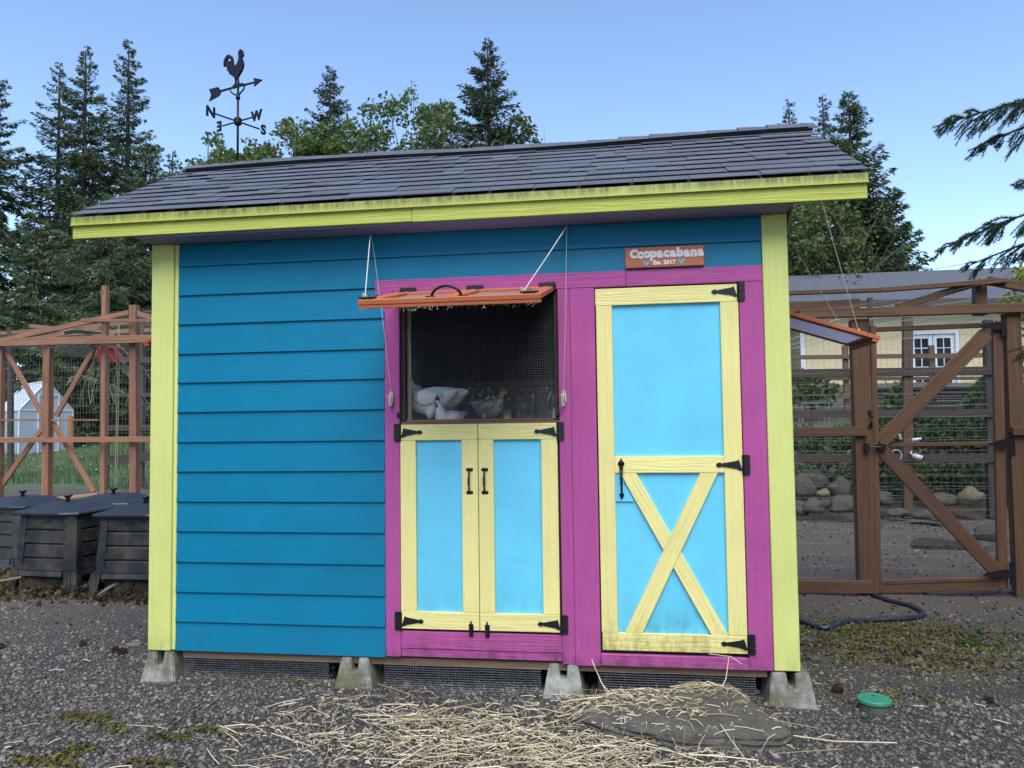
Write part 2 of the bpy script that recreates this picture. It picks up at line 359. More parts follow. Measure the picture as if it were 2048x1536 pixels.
class MB:
    def __init__(s): s.v = []; s.f = []
    def add(s, v, f):
        n = len(s.v); s.v += [tuple(p) for p in v]; s.f += [tuple(i + n for i in q) for q in f]; return s
    def box(s, a, b):
        x0, y0, z0 = a; x1, y1, z1 = b
        return s.add([(x0,y0,z0),(x1,y0,z0),(x1,y1,z0),(x0,y1,z0),(x0,y0,z1),(x1,y0,z1),(x1,y1,z1),(x0,y1,z1)],
                     [(3,2,1,0),(4,5,6,7),(0,1,5,4),(1,2,6,5),(2,3,7,6),(3,0,4,7)])
    def bar(s, p0, p1, w, t, nrm=(0, -1, 0)):
        p0, p1 = Vector(p0), Vector(p1); d = (p1 - p0).normalized(); n = Vector(nrm); n = (n - d * n.dot(d)).normalized(); u = n.cross(d)
        v = [p + u * a * w / 2 + n * b * t / 2 for p in (p0, p1) for a, b in ((-1,-1),(1,-1),(1,1),(-1,1))]
        return s.add(v, [(3,2,1,0),(4,5,6,7),(0,1,5,4),(1,2,6,5),(2,3,7,6),(3,0,4,7)])
    def tube(s, pts, r, n=8, caps=True):
        pts = [Vector(p) for p in pts]; rs = r if isinstance(r, (list, tuple)) else [r] * len(pts)
        ref = Vector((0, 0, 1)); rings = []
        for i, p in enumerate(pts):
            d = (pts[min(i + 1, len(pts) - 1)] - pts[max(i - 1, 0)]).normalized()
            a = ref if abs(d.dot(ref)) < .95 else Vector((1, 0, 0))
            u = (a - d * a.dot(d)).normalized(); w = d.cross(u)
            if i and abs(u.dot(lu)) < .3 and False: u = lu
            lu = u
            rings.append([p + (u * math.cos(2 * math.pi * k / n) + w * math.sin(2 * math.pi * k / n)) * rs[i] for k in range(n)])
        v = [q for g in rings for q in g]; f = []
        for i in range(len(pts) - 1):
            for k in range(n): f.append((i*n+k, i*n+(k+1) % n, (i+1)*n+(k+1) % n, (i+1)*n+k))
        if caps: f += [tuple(range(n))[::-1], tuple(range((len(pts)-1)*n, len(pts)*n))]
        return s.add(v, f)
    def prism(s, poly, fn, t0, t1):
        """poly: 2D outline, fn(a, b, t) -> 3D"""
        n = len(poly); v = [fn(a, b, t0) for a, b in poly] + [fn(a, b, t1) for a, b in poly]
        return s.add(v, [tuple(range(n))[::-1], tuple(range(n, 2*n))] + [(i, (i+1) % n, n + (i+1) % n, n + i) for i in range(n)])
    def lathe(s, prof, c, n=16, axis='Z'):
        v = []
        for r_, h in prof:
            for k in range(n):
                a = 2 * math.pi * k / n; x, y = r_ * math.cos(a), r_ * math.sin(a)
                v.append((c[0]+x, c[1]+y, c[2]+h) if axis == 'Z' else (c[0]+x, c[1]+h, c[2]+y) if axis == 'Y' else (c[0]+h, c[1]+x, c[2]+y))
        f = [(i*n+k, i*n+(k+1) % n, (i+1)*n+(k+1) % n, (i+1)*n+k) for i in range(len(prof)-1) for k in range(n)]
        f += [tuple(range(n))[::-1], tuple(range((len(prof)-1)*n, len(prof)*n))]
        return s.add(v, f)
    def build(s, name, mat, parent=None, smooth=False, kind=None, origin=None):
        me = bpy.data.meshes.new(name); V = np.array(s.v, dtype=float)
        c = np.array(origin) if origin is not None else (V.min(0) + V.max(0)) / 2
        me.from_pydata((V - c).tolist(), [], s.f)
        me.materials.append(mat)
        bm = bmesh.new(); bm.from_mesh(me); bmesh.ops.recalc_face_normals(bm, faces=bm.faces); bm.to_mesh(me); bm.free()
        if smooth: me.polygons.foreach_set('use_smooth', [True] * len(me.polygons))
        o = bpy.data.objects.new(name, me); place(o, parent, Matrix.Translation(Vector(c))); reg(o, parent)
        if kind: o['kind'] = kind
        return o

def npobj(name, V, Fq, mat, parent=None, kind=None, smooth=False):
    V = np.asarray(V, dtype=np.float64); Fq = np.asarray(Fq, dtype=np.int32); m, kk = Fq.shape
    c = (V.min(0) + V.max(0)) / 2
    me = bpy.data.meshes.new(name); me.vertices.add(len(V)); me.vertices.foreach_set('co', (V - c).ravel())
    me.loops.add(m * kk); me.loops.foreach_set('vertex_index', Fq.ravel())
    me.polygons.add(m); me.polygons.foreach_set('loop_start', np.arange(0, m * kk, kk, dtype=np.int32))
    if smooth: me.polygons.foreach_set('use_smooth', np.ones(m, dtype=bool))
    me.update(calc_edges=True); me.materials.append(mat)
    o = bpy.data.objects.new(name, me); place(o, parent, Matrix.Translation(Vector(c))); reg(o, parent)
    if kind: o['kind'] = kind
    return o

def _cham():
    sg = [(a, b, c) for a in (-1, 1) for b in (-1, 1) for c in (-1, 1)]
    idx = {}
    for i, s_ in enumerate(sg):
        for ax in range(3): idx[(s_, ax)] = i * 3 + ax
    F = []
    for ax in range(3):
        o1, o2 = [q for q in range(3) if q != ax]
        for s_ in (-1, 1):
            q = []
            for a, b in ((-1,-1),(1,-1),(1,1),(-1,1)):
                t = [0,0,0]; t[ax] = s_; t[o1] = a; t[o2] = b; q.append(idx[(tuple(t), ax)])
            F.append(tuple(q))
        for a in (-1, 1):
            for b in (-1, 1):
                e = []
                for s_ in (-1, 1):
                    t = [0,0,0]; t[ax] = s_; t[o1] = a; t[o2] = b; e.append(tuple(t))
                F.append((idx[(e[0], o1)], idx[(e[0], o2)], idx[(e[1], o2)], idx[(e[1], o1)]))
    for s_ in sg: F.append((idx[(s_,0)], idx[(s_,1)], idx[(s_,2)]))
    return sg, F
SG, CF = _cham()
def chamber(L, w, t, e):
    v = []
    for s_ in SG:
        h = (L/2, w/2, t/2)
        for ax in range(3): v.append(tuple(s_[q] * (h[q] if q == ax else h[q] - e) for q in range(3)))
    return v
def board(name, p0, p1, w, t, mat, parent=None, nrm=(0, -1, 0), e=None, over=0.0):
    """squared timber from p0 to p1, w across, t along nrm; local X runs along the grain"""
    p0, p1 = Vector(p0), Vector(p1); d = (p1 - p0); L = d.length + 2 * over; d.normalize(); n = Vector(nrm); n = (n - d * n.dot(d)).normalized(); u = n.cross(d)
    e = min(w, t) * .12 if e is None else e; e = min(e, .004 if w < .3 else .006)
    me = bpy.data.meshes.new(name); me.from_pydata(chamber(L, w, t, e), [], CF)
    bm = bmesh.new(); bm.from_mesh(me); bmesh.ops.recalc_face_normals(bm, faces=bm.faces); bm.to_mesh(me); bm.free()
    me.materials.append(mat); o = bpy.data.objects.new(name, me)
    m = Matrix((d, u, n)).transposed().to_4x4(); m.translation = (p0 + p1) / 2
    place(o, parent, m); reg(o, parent); return o
def hbar(name, x0, x1, z0, z1, y0, y1, mat, parent, e=None):      # horizontal board, front face at y0
    return board(name, (x0, (y0+y1)/2, (z0+z1)/2), (x1, (y0+y1)/2, (z0+z1)/2), z1-z0, y1-y0, mat, parent, e=e)
def vbar(name, x0, x1, z0, z1, y0, y1, mat, parent, e=None):
    return board(name, ((x0+x1)/2, (y0+y1)/2, z0), ((x0+x1)/2, (y0+y1)/2, z1), x1-x0, y1-y0, mat, parent, e=e)

# ------------------------------------------------------------------ terrain
def zg(x, y):
    x = np.asarray(x, float); y = np.asarray(y, float)
    l = np.interp(y, [-60, 5, 8, 10, 12, 22, 45, 70, 140], [-.17, -.17, -.02, .03, .06, .40, 2.7, 4.4, 7])
    r = np.interp(y, [-60, 1.5, 3.0, 8.9, 9.6, 11.5, 16, 24, 50, 140], [-.17, -.17, -.265, -.26, .08, 1.0, 1.8, 2.5, 3.2, 6])
    s_ = np.clip((x + 2.5) / 5, 0, 1); s_ = s_ * s_ * (3 - 2 * s_)
    b = .010 * np.sin(x * 2.1 + 1.3 * np.sin(y * 1.7)) * np.sin(y * 2.6 + .8) + .006 * np.sin(x * 6.3 + y * 4.1) + .03 * np.clip((y - 4) / 6, 0, 1) * np.sin(x * .9) * np.sin(y * .7)
    return l * (1 - s_) + r * s_ + b
gx = np.concatenate([np.linspace(-300, -42, 12), np.linspace(-40, -6, 60), np.linspace(-5.8, 9, 110), np.linspace(9.3, 40, 60), np.linspace(44, 300, 12)])
gy = np.concatenate([np.linspace(-60, -4, 12), np.linspace(-3.8, 5, 90), np.linspace(5.2, 30, 100), np.linspace(31, 60, 30), np.linspace(70, 600, 16)])
GX, GY = np.meshgrid(gx, gy); GZ = zg(GX, GY); nx, ny = len(gx), len(gy)
ii = np.arange(nx * ny).reshape(ny, nx)
FQ = np.stack([ii[:-1, :-1].ravel(), ii[:-1, 1:].ravel(), ii[1:, 1:].ravel(), ii[1:, :-1].ravel()], 1)
gr = npobj('ground', np.stack([GX.ravel(), GY.ravel(), GZ.ravel()], 1), FQ, M['ground'], smooth=True); gr['kind'] = 'structure'

# ------------------------------------------------------------------ the coop
W_, D_, RZ, RY = 3.66, 2.0, 3.205, 1.0
EX0, EX1, EY = -.385, 4.015, -.215
coop = thing('chicken_coop', 'bright turquoise, magenta and yellow wooden chicken coop with grey shingled gable roof on concrete piers', 'chicken coop', (1.83, 1.0, 0))
OX0, OX1, OZ0, OZ1 = 1.545, 2.425, 1.315, 2.04       # front window opening
def wallpieces(name, rects, y0, y1, mat):
    b = MB()
    for (x0, x1, z0, z1) in rects: b.box((x0, y0, z0), (x1, y1, z1))
    return b.build(name, mat, coop)
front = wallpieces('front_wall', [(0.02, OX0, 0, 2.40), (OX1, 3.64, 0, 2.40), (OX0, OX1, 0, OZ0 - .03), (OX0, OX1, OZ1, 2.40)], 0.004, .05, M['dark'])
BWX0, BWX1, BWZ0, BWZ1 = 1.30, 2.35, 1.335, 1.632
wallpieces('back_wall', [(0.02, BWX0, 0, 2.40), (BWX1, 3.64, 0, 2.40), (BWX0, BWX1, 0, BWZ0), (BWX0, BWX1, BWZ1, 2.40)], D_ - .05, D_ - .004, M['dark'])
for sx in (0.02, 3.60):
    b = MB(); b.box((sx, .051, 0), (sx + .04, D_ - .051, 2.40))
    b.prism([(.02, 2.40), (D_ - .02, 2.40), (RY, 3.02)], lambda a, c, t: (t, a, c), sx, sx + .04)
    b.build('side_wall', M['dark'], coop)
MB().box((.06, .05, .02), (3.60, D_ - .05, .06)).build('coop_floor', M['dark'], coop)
# lap siding: zs are the butt lines measured from the photograph's courses
ZS = [2.264, 2.090, 1.914, 1.740, 1.567, 1.393, 1.218, 1.043, .869, .694, .518, .344, .172, .004]
tops = [2.40] + [z + .022 for z in ZS[:-1]]
def lap(x0, x1, z0, z1, where):
    t = .009; p0 = Vector((x0, -.0135, z0)); h = z1 - z0
    if where == 'front': a, b_, n = (x0, -.0095, (z0+z1)/2), (x1, -.0095, (z0+z1)/2), Vector((0, -h, .0135))
    if where == 'back': a, b_, n = (x0, D_ + .010, (z0+z1)/2), (x1, D_ + .010, (z0+z1)/2), Vector((0, h, .020))
    if where == 'left': a, b_, n = (.016, x0, (z0+z1)/2), (.016, x1, (z0+z1)/2), Vector((-h, 0, .020))
    if where == 'right': a, b_, n = (3.644, x0, (z0+z1)/2), (3.644, x1, (z0+z1)/2), Vector((h, 0, .020))
    o = board('siding_board', a, b_, h, t, M['blue'], coop, nrm=n, e=.0012); return o
for i, (z0, z1) in enumerate(zip(ZS, tops)):
    dz = random.uniform(-.002, .002)
    lap(.165, 3.528 if i < 2 else 1.437, z0 + dz, z1 + dz, 'front')
    lap(.03, D_ - .03, z0, z1, 'left'); lap(.03, D_ - .03, z0, z1, 'right'); [lap(a_, b__, z0, z1, 'back') for a_, b__ in (((.03, 1.285), (2.365, 3.63)) if z1 > 1.34 and z0 < 1.62 else ((.03, 3.63),))]
for k in range(4):
    z0 = 2.41 + k * .15; z1 = z0 + .17; ins = (z1 - 2.40) / .62 * 1.0 * .98
    for w_ in ('left', 'right'):
        if D_ - 2 * ins > .1: lap(ins, D_ - ins, z0, z1, w_)
# corner boards
vbar('corner_board', .0, .142, .006, 2.40, -.032, -.004, M['lime'], coop)
vbar('corner_batten', .143, .166, .010, 2.398, -.018, -.003, M['lime'], coop)
vbar('corner_board', 3.530, 3.66, .006, 2.40, -.032, -.004, M['lime'], coop)
for x, s_ in ((.011, -1), (3.649, 1)):
    board('corner_board', (x, .064, .006), (x, .064, 2.40), .134, .022, M['lime'], coop, nrm=(s_, 0, 0))
    board('corner_board', (x, D_ - .06, .006), (x, D_ - .06, 2.40), .14, .022, M['lime'], coop, nrm=(s_, 0, 0))
# magenta trim
pk = M['pink']
hbar('head_trim', 1.386, 2.808, 2.044, 2.131, -.024, -.0015, pk, coop); hbar('head_trim', 2.8095, 3.5285, 2.044, 2.131, -.0237, -.0015, pk, coop)
vbar('side_trim', 1.441, 1.5285, .012, 2.043, -.024, -.0015, pk, coop)
vbar('side_trim', 2.432, 2.4985, .000, 2.043, -.0245, -.0015, pk, coop)
vbar('side_trim', 2.4995, 2.636, -.004, 2.043, -.0235, -.0015, pk, coop)
vbar('side_trim', 3.405, 3.5285, .002, 2.043, -.024, -.0015, pk, coop)
hbar('sill_trim', 1.5295, 2.431, .060, .155, -.021, -.0015, pk, coop); hbar('sill_trim', 1.5295, 2.431, .014, .057, -.016, -.0015, pk, coop)
hbar('threshold', 2.6375, 3.404, .002, .066, -.030, -.0015, pk, coop)
# window opening: frame, wire cloth
hbar('window_sill', OX0 - .01, OX1 + .008, OZ0 - .028, OZ0 + .002, -.024, .05, M['sillw'], coop)
vbar('window_jamb', OX0, OX0 + .016, OZ0 + .003, OZ1, -.012, .05, M['dark'], coop); vbar('window_jamb', OX1 - .016, OX1, OZ0 + .003, OZ1, -.012, .05, M['dark'], coop)
vbar('screen_batten', OX0 + .018, OX0 + .040, OZ0 + .003, OZ1, .014, .03, M['framew'], coop)
hbar('screen_batten', OX0 + .018, OX1 - .018, OZ0 + .003, OZ0 + .016, -.010, .004, M['sillw'], coop)
def cloth(name, x0, x1, z0, z1, y, step, r, mat, parent, axis='XZ', wob=.0015):
    b = MB(); n = int((x1 - x0) / step); m = int((z1 - z0) / step)
    P = (lambda a, c, d: (a, y + d, c)) if axis == 'XZ' else (lambda a, c, d: (y + d, a, c))
    for i in range(n + 1):
        a = x0 + i * step; pts = [P(a + wob * math.sin(z * 9 + i), z0 + (z1 - z0) * q / 6, wob * 2 * math.sin(i * .3 + q)) for q in range(7) for z in (z0 + (z1 - z0) * q / 6,)]
        b.tube(pts, r, 3, False)
    for j in range(m + 1):
        c = z0 + j * step; pts = [P(x0 + (x1 - x0) * q / 6, c + wob * math.sin(q * 2.1 + j), r * 1.6 + wob * 2 * math.sin(j * .3 + q)) for q in range(7)]
        b.tube(pts, r, 3, False)
    return b.build(name, mat, parent, kind='stuff')
cloth('hardware_cloth', OX0 + .02, OX1 - .018, OZ0 + .012, OZ1, .006, .0127, .00055, M['wire'], coop)
# perch shelf and inside
MB().box((.08, .055, 1.268), (2.60, .62, 1.292)).build('roost_shelf', plain('pale_bounce_shelf', (.42, .35, .24), .9, 0, .4, 40, .5), coop)  # shelf colour made pale to bounce light onto the hens
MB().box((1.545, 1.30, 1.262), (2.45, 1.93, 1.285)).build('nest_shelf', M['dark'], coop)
for x, w_ in ((1.75, .05), (1.865, .03), (2.06, .025)):
    vbar('back_window_post', x, x + w_, BWZ0, BWZ1, D_ - .045, D_ + .01, M['cedar'], coop)
hbar('back_window_head', BWX0, BWX1, BWZ1 - .03, BWZ1 + .012, D_ - .06, D_ - .048, M['cedar'], coop)
hbar('back_window_rail', 1.90, 2.06, 1.555, 1.585, D_ - .03, D_ - .01, M['cedar'], coop)
def crumple(name, x0, x1, z0, z1, y, mat, parent, amp=.03, n=22, m=12):
    V = [(x0 + (x1-x0)*i/n, y + amp * noise.noise(Vector((i*.55, j*.6, x0*9))), z0 + (z1-z0)*j/m) for j in range(m+1) for i in range(n+1)]
    Fq = [(j*(n+1)+i, j*(n+1)+i+1, (j+1)*(n+1)+i+1, (j+1)*(n+1)+i) for j in range(m) for i in range(n)]
    return npobj(name, V, Fq, mat, parent)
crumple('plastic_film', 1.31, 1.75, 1.34, 1.62, D_ + .05, M['film'], coop)
crumple('plastic_film', 1.87, 2.20, 1.34, 1.62, D_ + .05, M['film'], coop, .03)
# roof
deck = MB(); sl = (RZ - 2.545) / (RY - EY); ang = math.atan(sl)
zt = lambda y: 2.545 + (y - EY) * sl if y <= RY else RZ - (y - RY) * sl
th = .022
deck.prism([(EY, zt(EY) - .008), (RY, RZ - .008), (2*RY - EY, zt(EY) - .008), (2*RY - EY, zt(EY) - .03), (RY, RZ - .03), (EY, zt(EY) - .03)], lambda a, c, t: (t, a, c), EX0, EX1)
roof = deck.build('roof', M['soffit'], coop)
scourse, nc = .1375, 10
slen = (RY - EY) / math.cos(ang); up = Vector((0, math.cos(ang), math.sin(ang))); nr = Vector((0, -math.sin(ang), math.cos(ang)))
nshing = 0
base = Vector((0, EY - .012, 2.545 - .012 * sl))
for r_ in range(nc):
    x = EX0 - .012; s0 = r_ * scourse
    while x < EX1 + .012:
        w_ = random.choice((.14, .19, .24, .30, .34, .42)) * random.uniform(.9, 1.1); x1 = min(x + w_, EX1 + .012)
        if EX1 + .012 - x1 < .08: x1 = EX1 + .012
        t = random.choice((.003, .0035, .0035, .0075)); L = scourse + .035
        drop = random.uniform(-.002, .003)
        sag = .010 * math.sin(x * 1.9 + .6) * (r_ / nc)
        c0 = base + up * (s0 + drop + L/2) + nr * (.0085 + t/2) + Vector((0, 0, sag))
        p0 = c0 + Vector((x - 0, 0, 0)); p1 = c0 + Vector((x1 - .0025, 0, 0)); p0.z += .010 * math.sin(x * 1.9 + .6) * 0
        tilt = (nr + up * (.0115 / L)).normalized()
        board('shingle', (x, c0.y, c0.z), (x1 - .0022, c0.y, c0.z), L, t, M['shingle'], roof, nrm=tilt, e=.0008); nshing += 1
        x = x1
# back slope: joined courses
b = MB()
for r_ in range(nc):
    x = EX0 - .012; c = Vector((0, 2*RY - EY + .012, 2.545 - .012*sl)) + Vector((0, -math.cos(ang), math.sin(ang))) * (r_ * scourse + .085)
    while x < EX1:
        x1 = min(x + random.uniform(.15, .4), EX1 + .012)
        b.bar(c + Vector((x, 0, .012)), c + Vector((x1 - .003, 0, .012)), .17, .007, (0, math.sin(ang) - .05, math.cos(ang))); x = x1
b.build('back_shingles', M['shingle'], roof, kind='stuff')
# ridge caps: short folded pieces, wavy, over a dark vent strip
x = EX0 - .012
while x < EX1 - .02:
    x1 = min(x + .20 + random.uniform(-.02, .02), EX1 + .012); zz = RZ + .040 + .010 * math.sin(x * 1.9 + .6) + .004 * math.sin(x * 7); t = .010 + random.uniform(0, .004)
    b = MB(); hw = .105
    b.prism([(-hw, -hw*sl*1.02), (0, .006), (hw, -hw*sl*1.02), (hw, -hw*sl*1.02 - t), (0, -t), (-hw, -hw*sl*1.02 - t)],
            lambda a, c, q: (q, RY + a, zz + c + (.006 if q < x + .05 else 0)), x, x1 + .03)
    b.build('ridge_cap', M['shingle'], roof); x = x1
xs = np.linspace(EX0 + .03, EX1 - .02, 24)
for s_ in (-1, 1):
    b = MB()
    for xa, xb in zip(xs[:-1], xs[1:]):
        za, zb = [RZ + .016 - .098*sl + .010*math.sin(q*1.9 + .6) for q in (xa, xb)]
        b.bar((xa, RY + s_*.098, za), (xb, RY + s_*.098, zb), .03, .042, (0, s_ * -.3, 1))
    b.build('ridge_vent', M['vent'], roof)
# fascia, drip edge, soffit, rakes
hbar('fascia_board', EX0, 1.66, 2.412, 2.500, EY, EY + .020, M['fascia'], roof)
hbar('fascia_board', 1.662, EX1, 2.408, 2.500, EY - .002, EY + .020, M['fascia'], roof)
b = MB(); b.box((EX0 - .004, EY - .012, 2.489), (EX1 + .004, EY - .003, 2.536)); b.box((EX0 - .004, EY - .018, 2.486), (EX1 + .004, EY - .003, 2.4905))
b.build('drip_edge', M['drip'], roof)
MB().box((0.0, EY + .021, 2.402), (W_, -.001, 2.412)).build('soffit', M['soffit'], roof)
for x in (0.0, W_ - .02): 
    MB().prism([(EY + .021, 2.4125), (EY + .021, 2.50), (-.001, 2.62), (-.001, 2.4125)], lambda a, c, t: (t, a, c), x, x + .02).build('soffit_return', M['lime'], roof)
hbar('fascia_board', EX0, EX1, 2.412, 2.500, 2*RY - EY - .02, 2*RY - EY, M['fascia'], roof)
MB().box((0.0, D_ + .001, 2.402), (W_, 2*RY - EY - .021, 2.412)).build('soffit', M['soffit'], roof)
for x in (EX0 + .01, EX1 - .01):
    for s_ in (-1, 1):
        ya, yb = (EY + .022, RY) if s_ < 0 else (2*RY - EY - .022, RY)
        board('rake_board', (x, ya, zt(ya) - .078), (x, yb, zt(yb) - .078), .088, .018, M['fascia'], roof, nrm=(1, 0, 0))
# under the floor: joist, skirt of wire cloth
hbar('rim_joist', .20, 3.50, -.042, .001, .004, .042, M['joist'], coop)
hbar('rim_joist', .05, 3.60, -.15, .02, D_ - .06, D_ - .02, M['joist'], coop)
for a, c in ((.215, 1.10), (1.425, 2.31), (2.62, 3.44)):
    cloth('skirt_wire', a, c, -.215, -.030, .0, .0127, .00045, M['wire'], coop)

MB().box((.03, D_ - .02, -.22), (3.63, D_ - .005, -.001)).build('light_block_board', M['dark'], coop)  # back and side boards added to keep light out from under the floor
for x in (.0, 3.64): MB().box((x, .10, -.22), (x + .02, D_ - .021, -.001)).build('light_block_board', M['dark'], coop)
def plate_poly(b, poly, y0, y1): b.prism(poly, lambda a, c, t: (a, t, c), y0, y1)
def thinge(xh, z, dirx, parent, L=.135, hh=.10):
    """T hinge: scalloped butt plate on the trim, tapering strap on the door"""
    b = MB(); y0, y1 = -.0325, -.0275
    w_ = .036
    plate_poly(b, [(xh, z-hh/2), (xh - dirx*w_*.85, z-hh/2), (xh - dirx*w_, z-hh/2+.008), (xh - dirx*w_, z-hh*.22), (xh - dirx*w_*.88, z-hh*.17), (xh - dirx*w_, z-hh*.12), (xh - dirx*w_, z+hh*.12), (xh - dirx*w_*.88, z+hh*.17), (xh - dirx*w_, z+hh*.22), (xh - dirx*w_, z+hh/2-.008), (xh - dirx*w_*.85, z+hh/2), (xh, z+hh/2)], y0, y1)
    s_ = hh * .28; d = dirx
    plate_poly(b, [(xh + d*.004, z-s_), (xh + d*.022, z-s_), (xh + d*.028, z-s_*.78), (xh + d*.05, z-s_*.62), (xh + d*L*.80, z-s_*.26), (xh + d*L*.82, z-s_*.42), (xh + d*L*.93, z-s_*.40), (xh + d*L, z), (xh + d*L*.93, z+s_*.40), (xh + d*L*.82, z+s_*.42), (xh + d*L*.80, z+s_*.26), (xh + d*.05, z+s_*.62), (xh + d*.028, z+s_*.78), (xh + d*.022, z+s_)], y0, y1)
    b.tube([(xh, -.032, z-hh/2+.002), (xh, -.032, z+hh/2-.002)], .006, 8)
    for ax, az in ((-.018, .036), (-.018, 0), (-.018, -.036), (.03, 0), (.065, 0), (.112, 0)):
        b.lathe([(.0042, 0), (.003, -.0025), (.0008, -.003)], (xh + d*ax, y0, z + az * hh / .1), 8, 'Y')
    return b.build('hinge', M['black'], parent)
def pull(x, z0, z1, parent, name='handle'):
    b = MB(); 
    for z in (z0, z1):
        plate_poly(b, [(x-.016, z-.009), (x-.019, z-.004), (x-.019, z+.004), (x-.016, z+.009), (x+.016, z+.009), (x+.019, z+.004), (x+.019, z-.004), (x+.016, z-.009)], -.030, -.025)
    n = 10; b.tube([(x, -.030 - .026 * math.sin(math.pi * i / n) ** .6, z0 + (z1 - z0) * i / n) for i in range(n + 1)], [.0065 - .0015 * abs(2*i/n - 1) for i in range(n + 1)], 8)
    return b.build(name, M['black'], parent, True)
def barrel_bolt(x, z0, z1, parent, name='barrel_bolt'):
    b = MB(); b.box((x-.013, -.031, z0+.018), (x+.013, -.026, z1-.018)); b.box((x-.012, -.031, z0), (x+.012, -.026, z0+.012))
    b.tube([(x, -.036, z0), (x, -.036, z1)], .0045, 8); b.tube([(x+.002, -.036, (z0+z1)/2 + .012), (x+.014, -.046, (z0+z1)/2 + .012)], .004, 6); b.box((x-.010, -.041, z0+.026), (x+.010, -.032, z0+.036))
    return b.build(name, M['black'], parent)
# pair of cupboard doors
y2 = M['yellow2']
def cupdoor(x0, x1, px0, px1):
    d = MB().box((px0 - .01, -.008, .255), (px1 + .01, -.002, 1.224)); pan = d.build('cupboard_door', M['aqua'], coop)
    hbar('rail', x0, x1, 1.2145, 1.3035, -.0275, -.0085, y2, pan); hbar('rail', x0, x1, .169, .2645, -.0275, -.0085, y2, pan)
    vbar('stile', x0, px0, .2655, 1.2135, -.0273, -.0085, y2, pan); vbar('stile', px1, x1, .2655, 1.2135, -.0271, -.0085, y2, pan)
    return pan
cl = cupdoor(1.5315, 1.9755, 1.622, 1.884); cr_ = cupdoor(1.9795, 2.4195, 2.065, 2.330)
thinge(1.5315, 1.260, 1, cl, .130); thinge(1.5315, .212, 1, cl, .130); thinge(2.423, 1.258, -1, cr_, .130); thinge(2.428, .214, -1, cr_, .130)
pull(1.929, .924, 1.050, cl); pull(2.015, .924, 1.050, cr_)
barrel_bolt(1.930, .140, .222, cl); barrel_bolt(2.020, .138, .220, cr_)
for x in (1.524, 2.434):                             # small turn catches beside the window
    MB().box((x-.011, -.034, 1.345), (x+.004, -.024, 1.372)).box((x-.006, -.040, 1.350), (x+.010, -.034, 1.356)).build('turn_catch', M['black'], coop)
# tall door
yl = M['yellow']
dr = MB().box((2.715, -.010, .165), (3.315, -.004, 1.950)).build('tall_door', M['aqua'], coop)
hbar('rail', 2.6405, 3.3995, 1.9405, 2.0335, -.0285, -.0105, yl, dr); hbar('rail', 2.647, 3.4015, .0855, .1785, -.0287, -.0105, yl, dr)
vbar('stile', 2.6435, 2.730, .1795, 1.9395, -.0285, -.0105, yl, dr); vbar('stile', 3.3045, 3.3995, .1795, 1.9395, -.0283, -.0105, yl, dr)
hbar('rail', 2.7310, 3.3035, 1.029, 1.118, -.0281, -.0105, yl, dr)
def brace(p0, p1, w_, y0, y1, zc0, zc1, x0, x1):
    """diagonal board clipped square to the rails above and below"""
    d = (Vector((p1[0], 0, p1[1])) - Vector((p0[0], 0, p0[1]))); hw = w_ / 2 / abs(d.normalized().z)
    L = board('brace', (p0[0], (y0+y1)/2, p0[1]), (p1[0], (y0+y1)/2, p1[1]), w_, y1 - y0, yl, dr)
    me = L.data; bm = bmesh.new(); bm.from_mesh(me); inv = WM[L.name].inverted()
    for (pt, no) in (((0, 0, zc1), (0, 0, 1)), ((0, 0, zc0), (0, 0, -1)), ((x0, 0, 0), (-1, 0, 0)), ((x1, 0, 0), (1, 0, 0))):
        g = bmesh.ops.bisect_plane(bm, geom=bm.verts[:] + bm.edges[:] + bm.faces[:], plane_co=inv @ Vector(pt), plane_no=inv.to_3x3() @ Vector(no), clear_outer=True)
        ed = [e for e in g['geom_cut'] if isinstance(e, bmesh.types.BMEdge)]
        if ed: bmesh.ops.edgenet_fill(bm, edges=ed)
    bmesh.ops.recalc_face_normals(bm, faces=bm.faces); bm.to_mesh(me); bm.free(); return L
brace((3.2555, 1.09), (2.785, .12), .083, -.0279, -.0105, .1795, 1.028, 2.731, 3.3035)
# the other diagonal is two pieces butted against the first
def half_brace(za, zb):
    f_ = lambda z: 2.800 + (1.028 - z) / (1.028 - .175) * (3.268 - 2.800)
    board('brace', (f_(za), -.0185, za), (f_(zb), -.0185, zb), .078, .0150, yl, dr)
def half_brace2(top):
    f_ = lambda z: 2.800 + (1.028 - z) / (1.028 - .175) * (3.262 - 2.800)
    L = board('brace', (f_(1.12), -.0190, 1.12), (f_(.09), -.0190, .09), .076, .0170, yl, dr)
    me = L.data; bm = bmesh.new(); bm.from_mesh(me); inv = WM[L.name].inverted()
    d = Vector((2.785 - 3.2555, 0, .12 - 1.09)).normalized(); nrm = Vector((d.z, 0, -d.x)); 
    if nrm.x > 0: nrm = -nrm                          # points to the upper left
    c = Vector((3.2555, 0, 1.09)) + nrm * .0425 if top else Vector((3.2555, 0, 1.09)) - nrm * .0425
    for (pt, no) in (((0, 0, 1.028), (0, 0, 1)), ((0, 0, .1795), (0, 0, -1)), ((2.731, 0, 0), (-1, 0, 0)), ((3.3035, 0, 0), (1, 0, 0)), (c, -nrm if top else nrm)):
        g = bmesh.ops.bisect_plane(bm, geom=bm.verts[:] + bm.edges[:] + bm.faces[:], plane_co=inv @ Vector(pt), plane_no=inv.to_3x3() @ Vector(no), clear_outer=True)
        ed = [e for e in g['geom_cut'] if isinstance(e, bmesh.types.BMEdge)]
        if ed: bmesh.ops.edgenet_fill(bm, edges=ed)
    bmesh.ops.recalc_face_normals(bm, faces=bm.faces); bm.to_mesh(me); bm.free()
half_brace2(True); half_brace2(False)
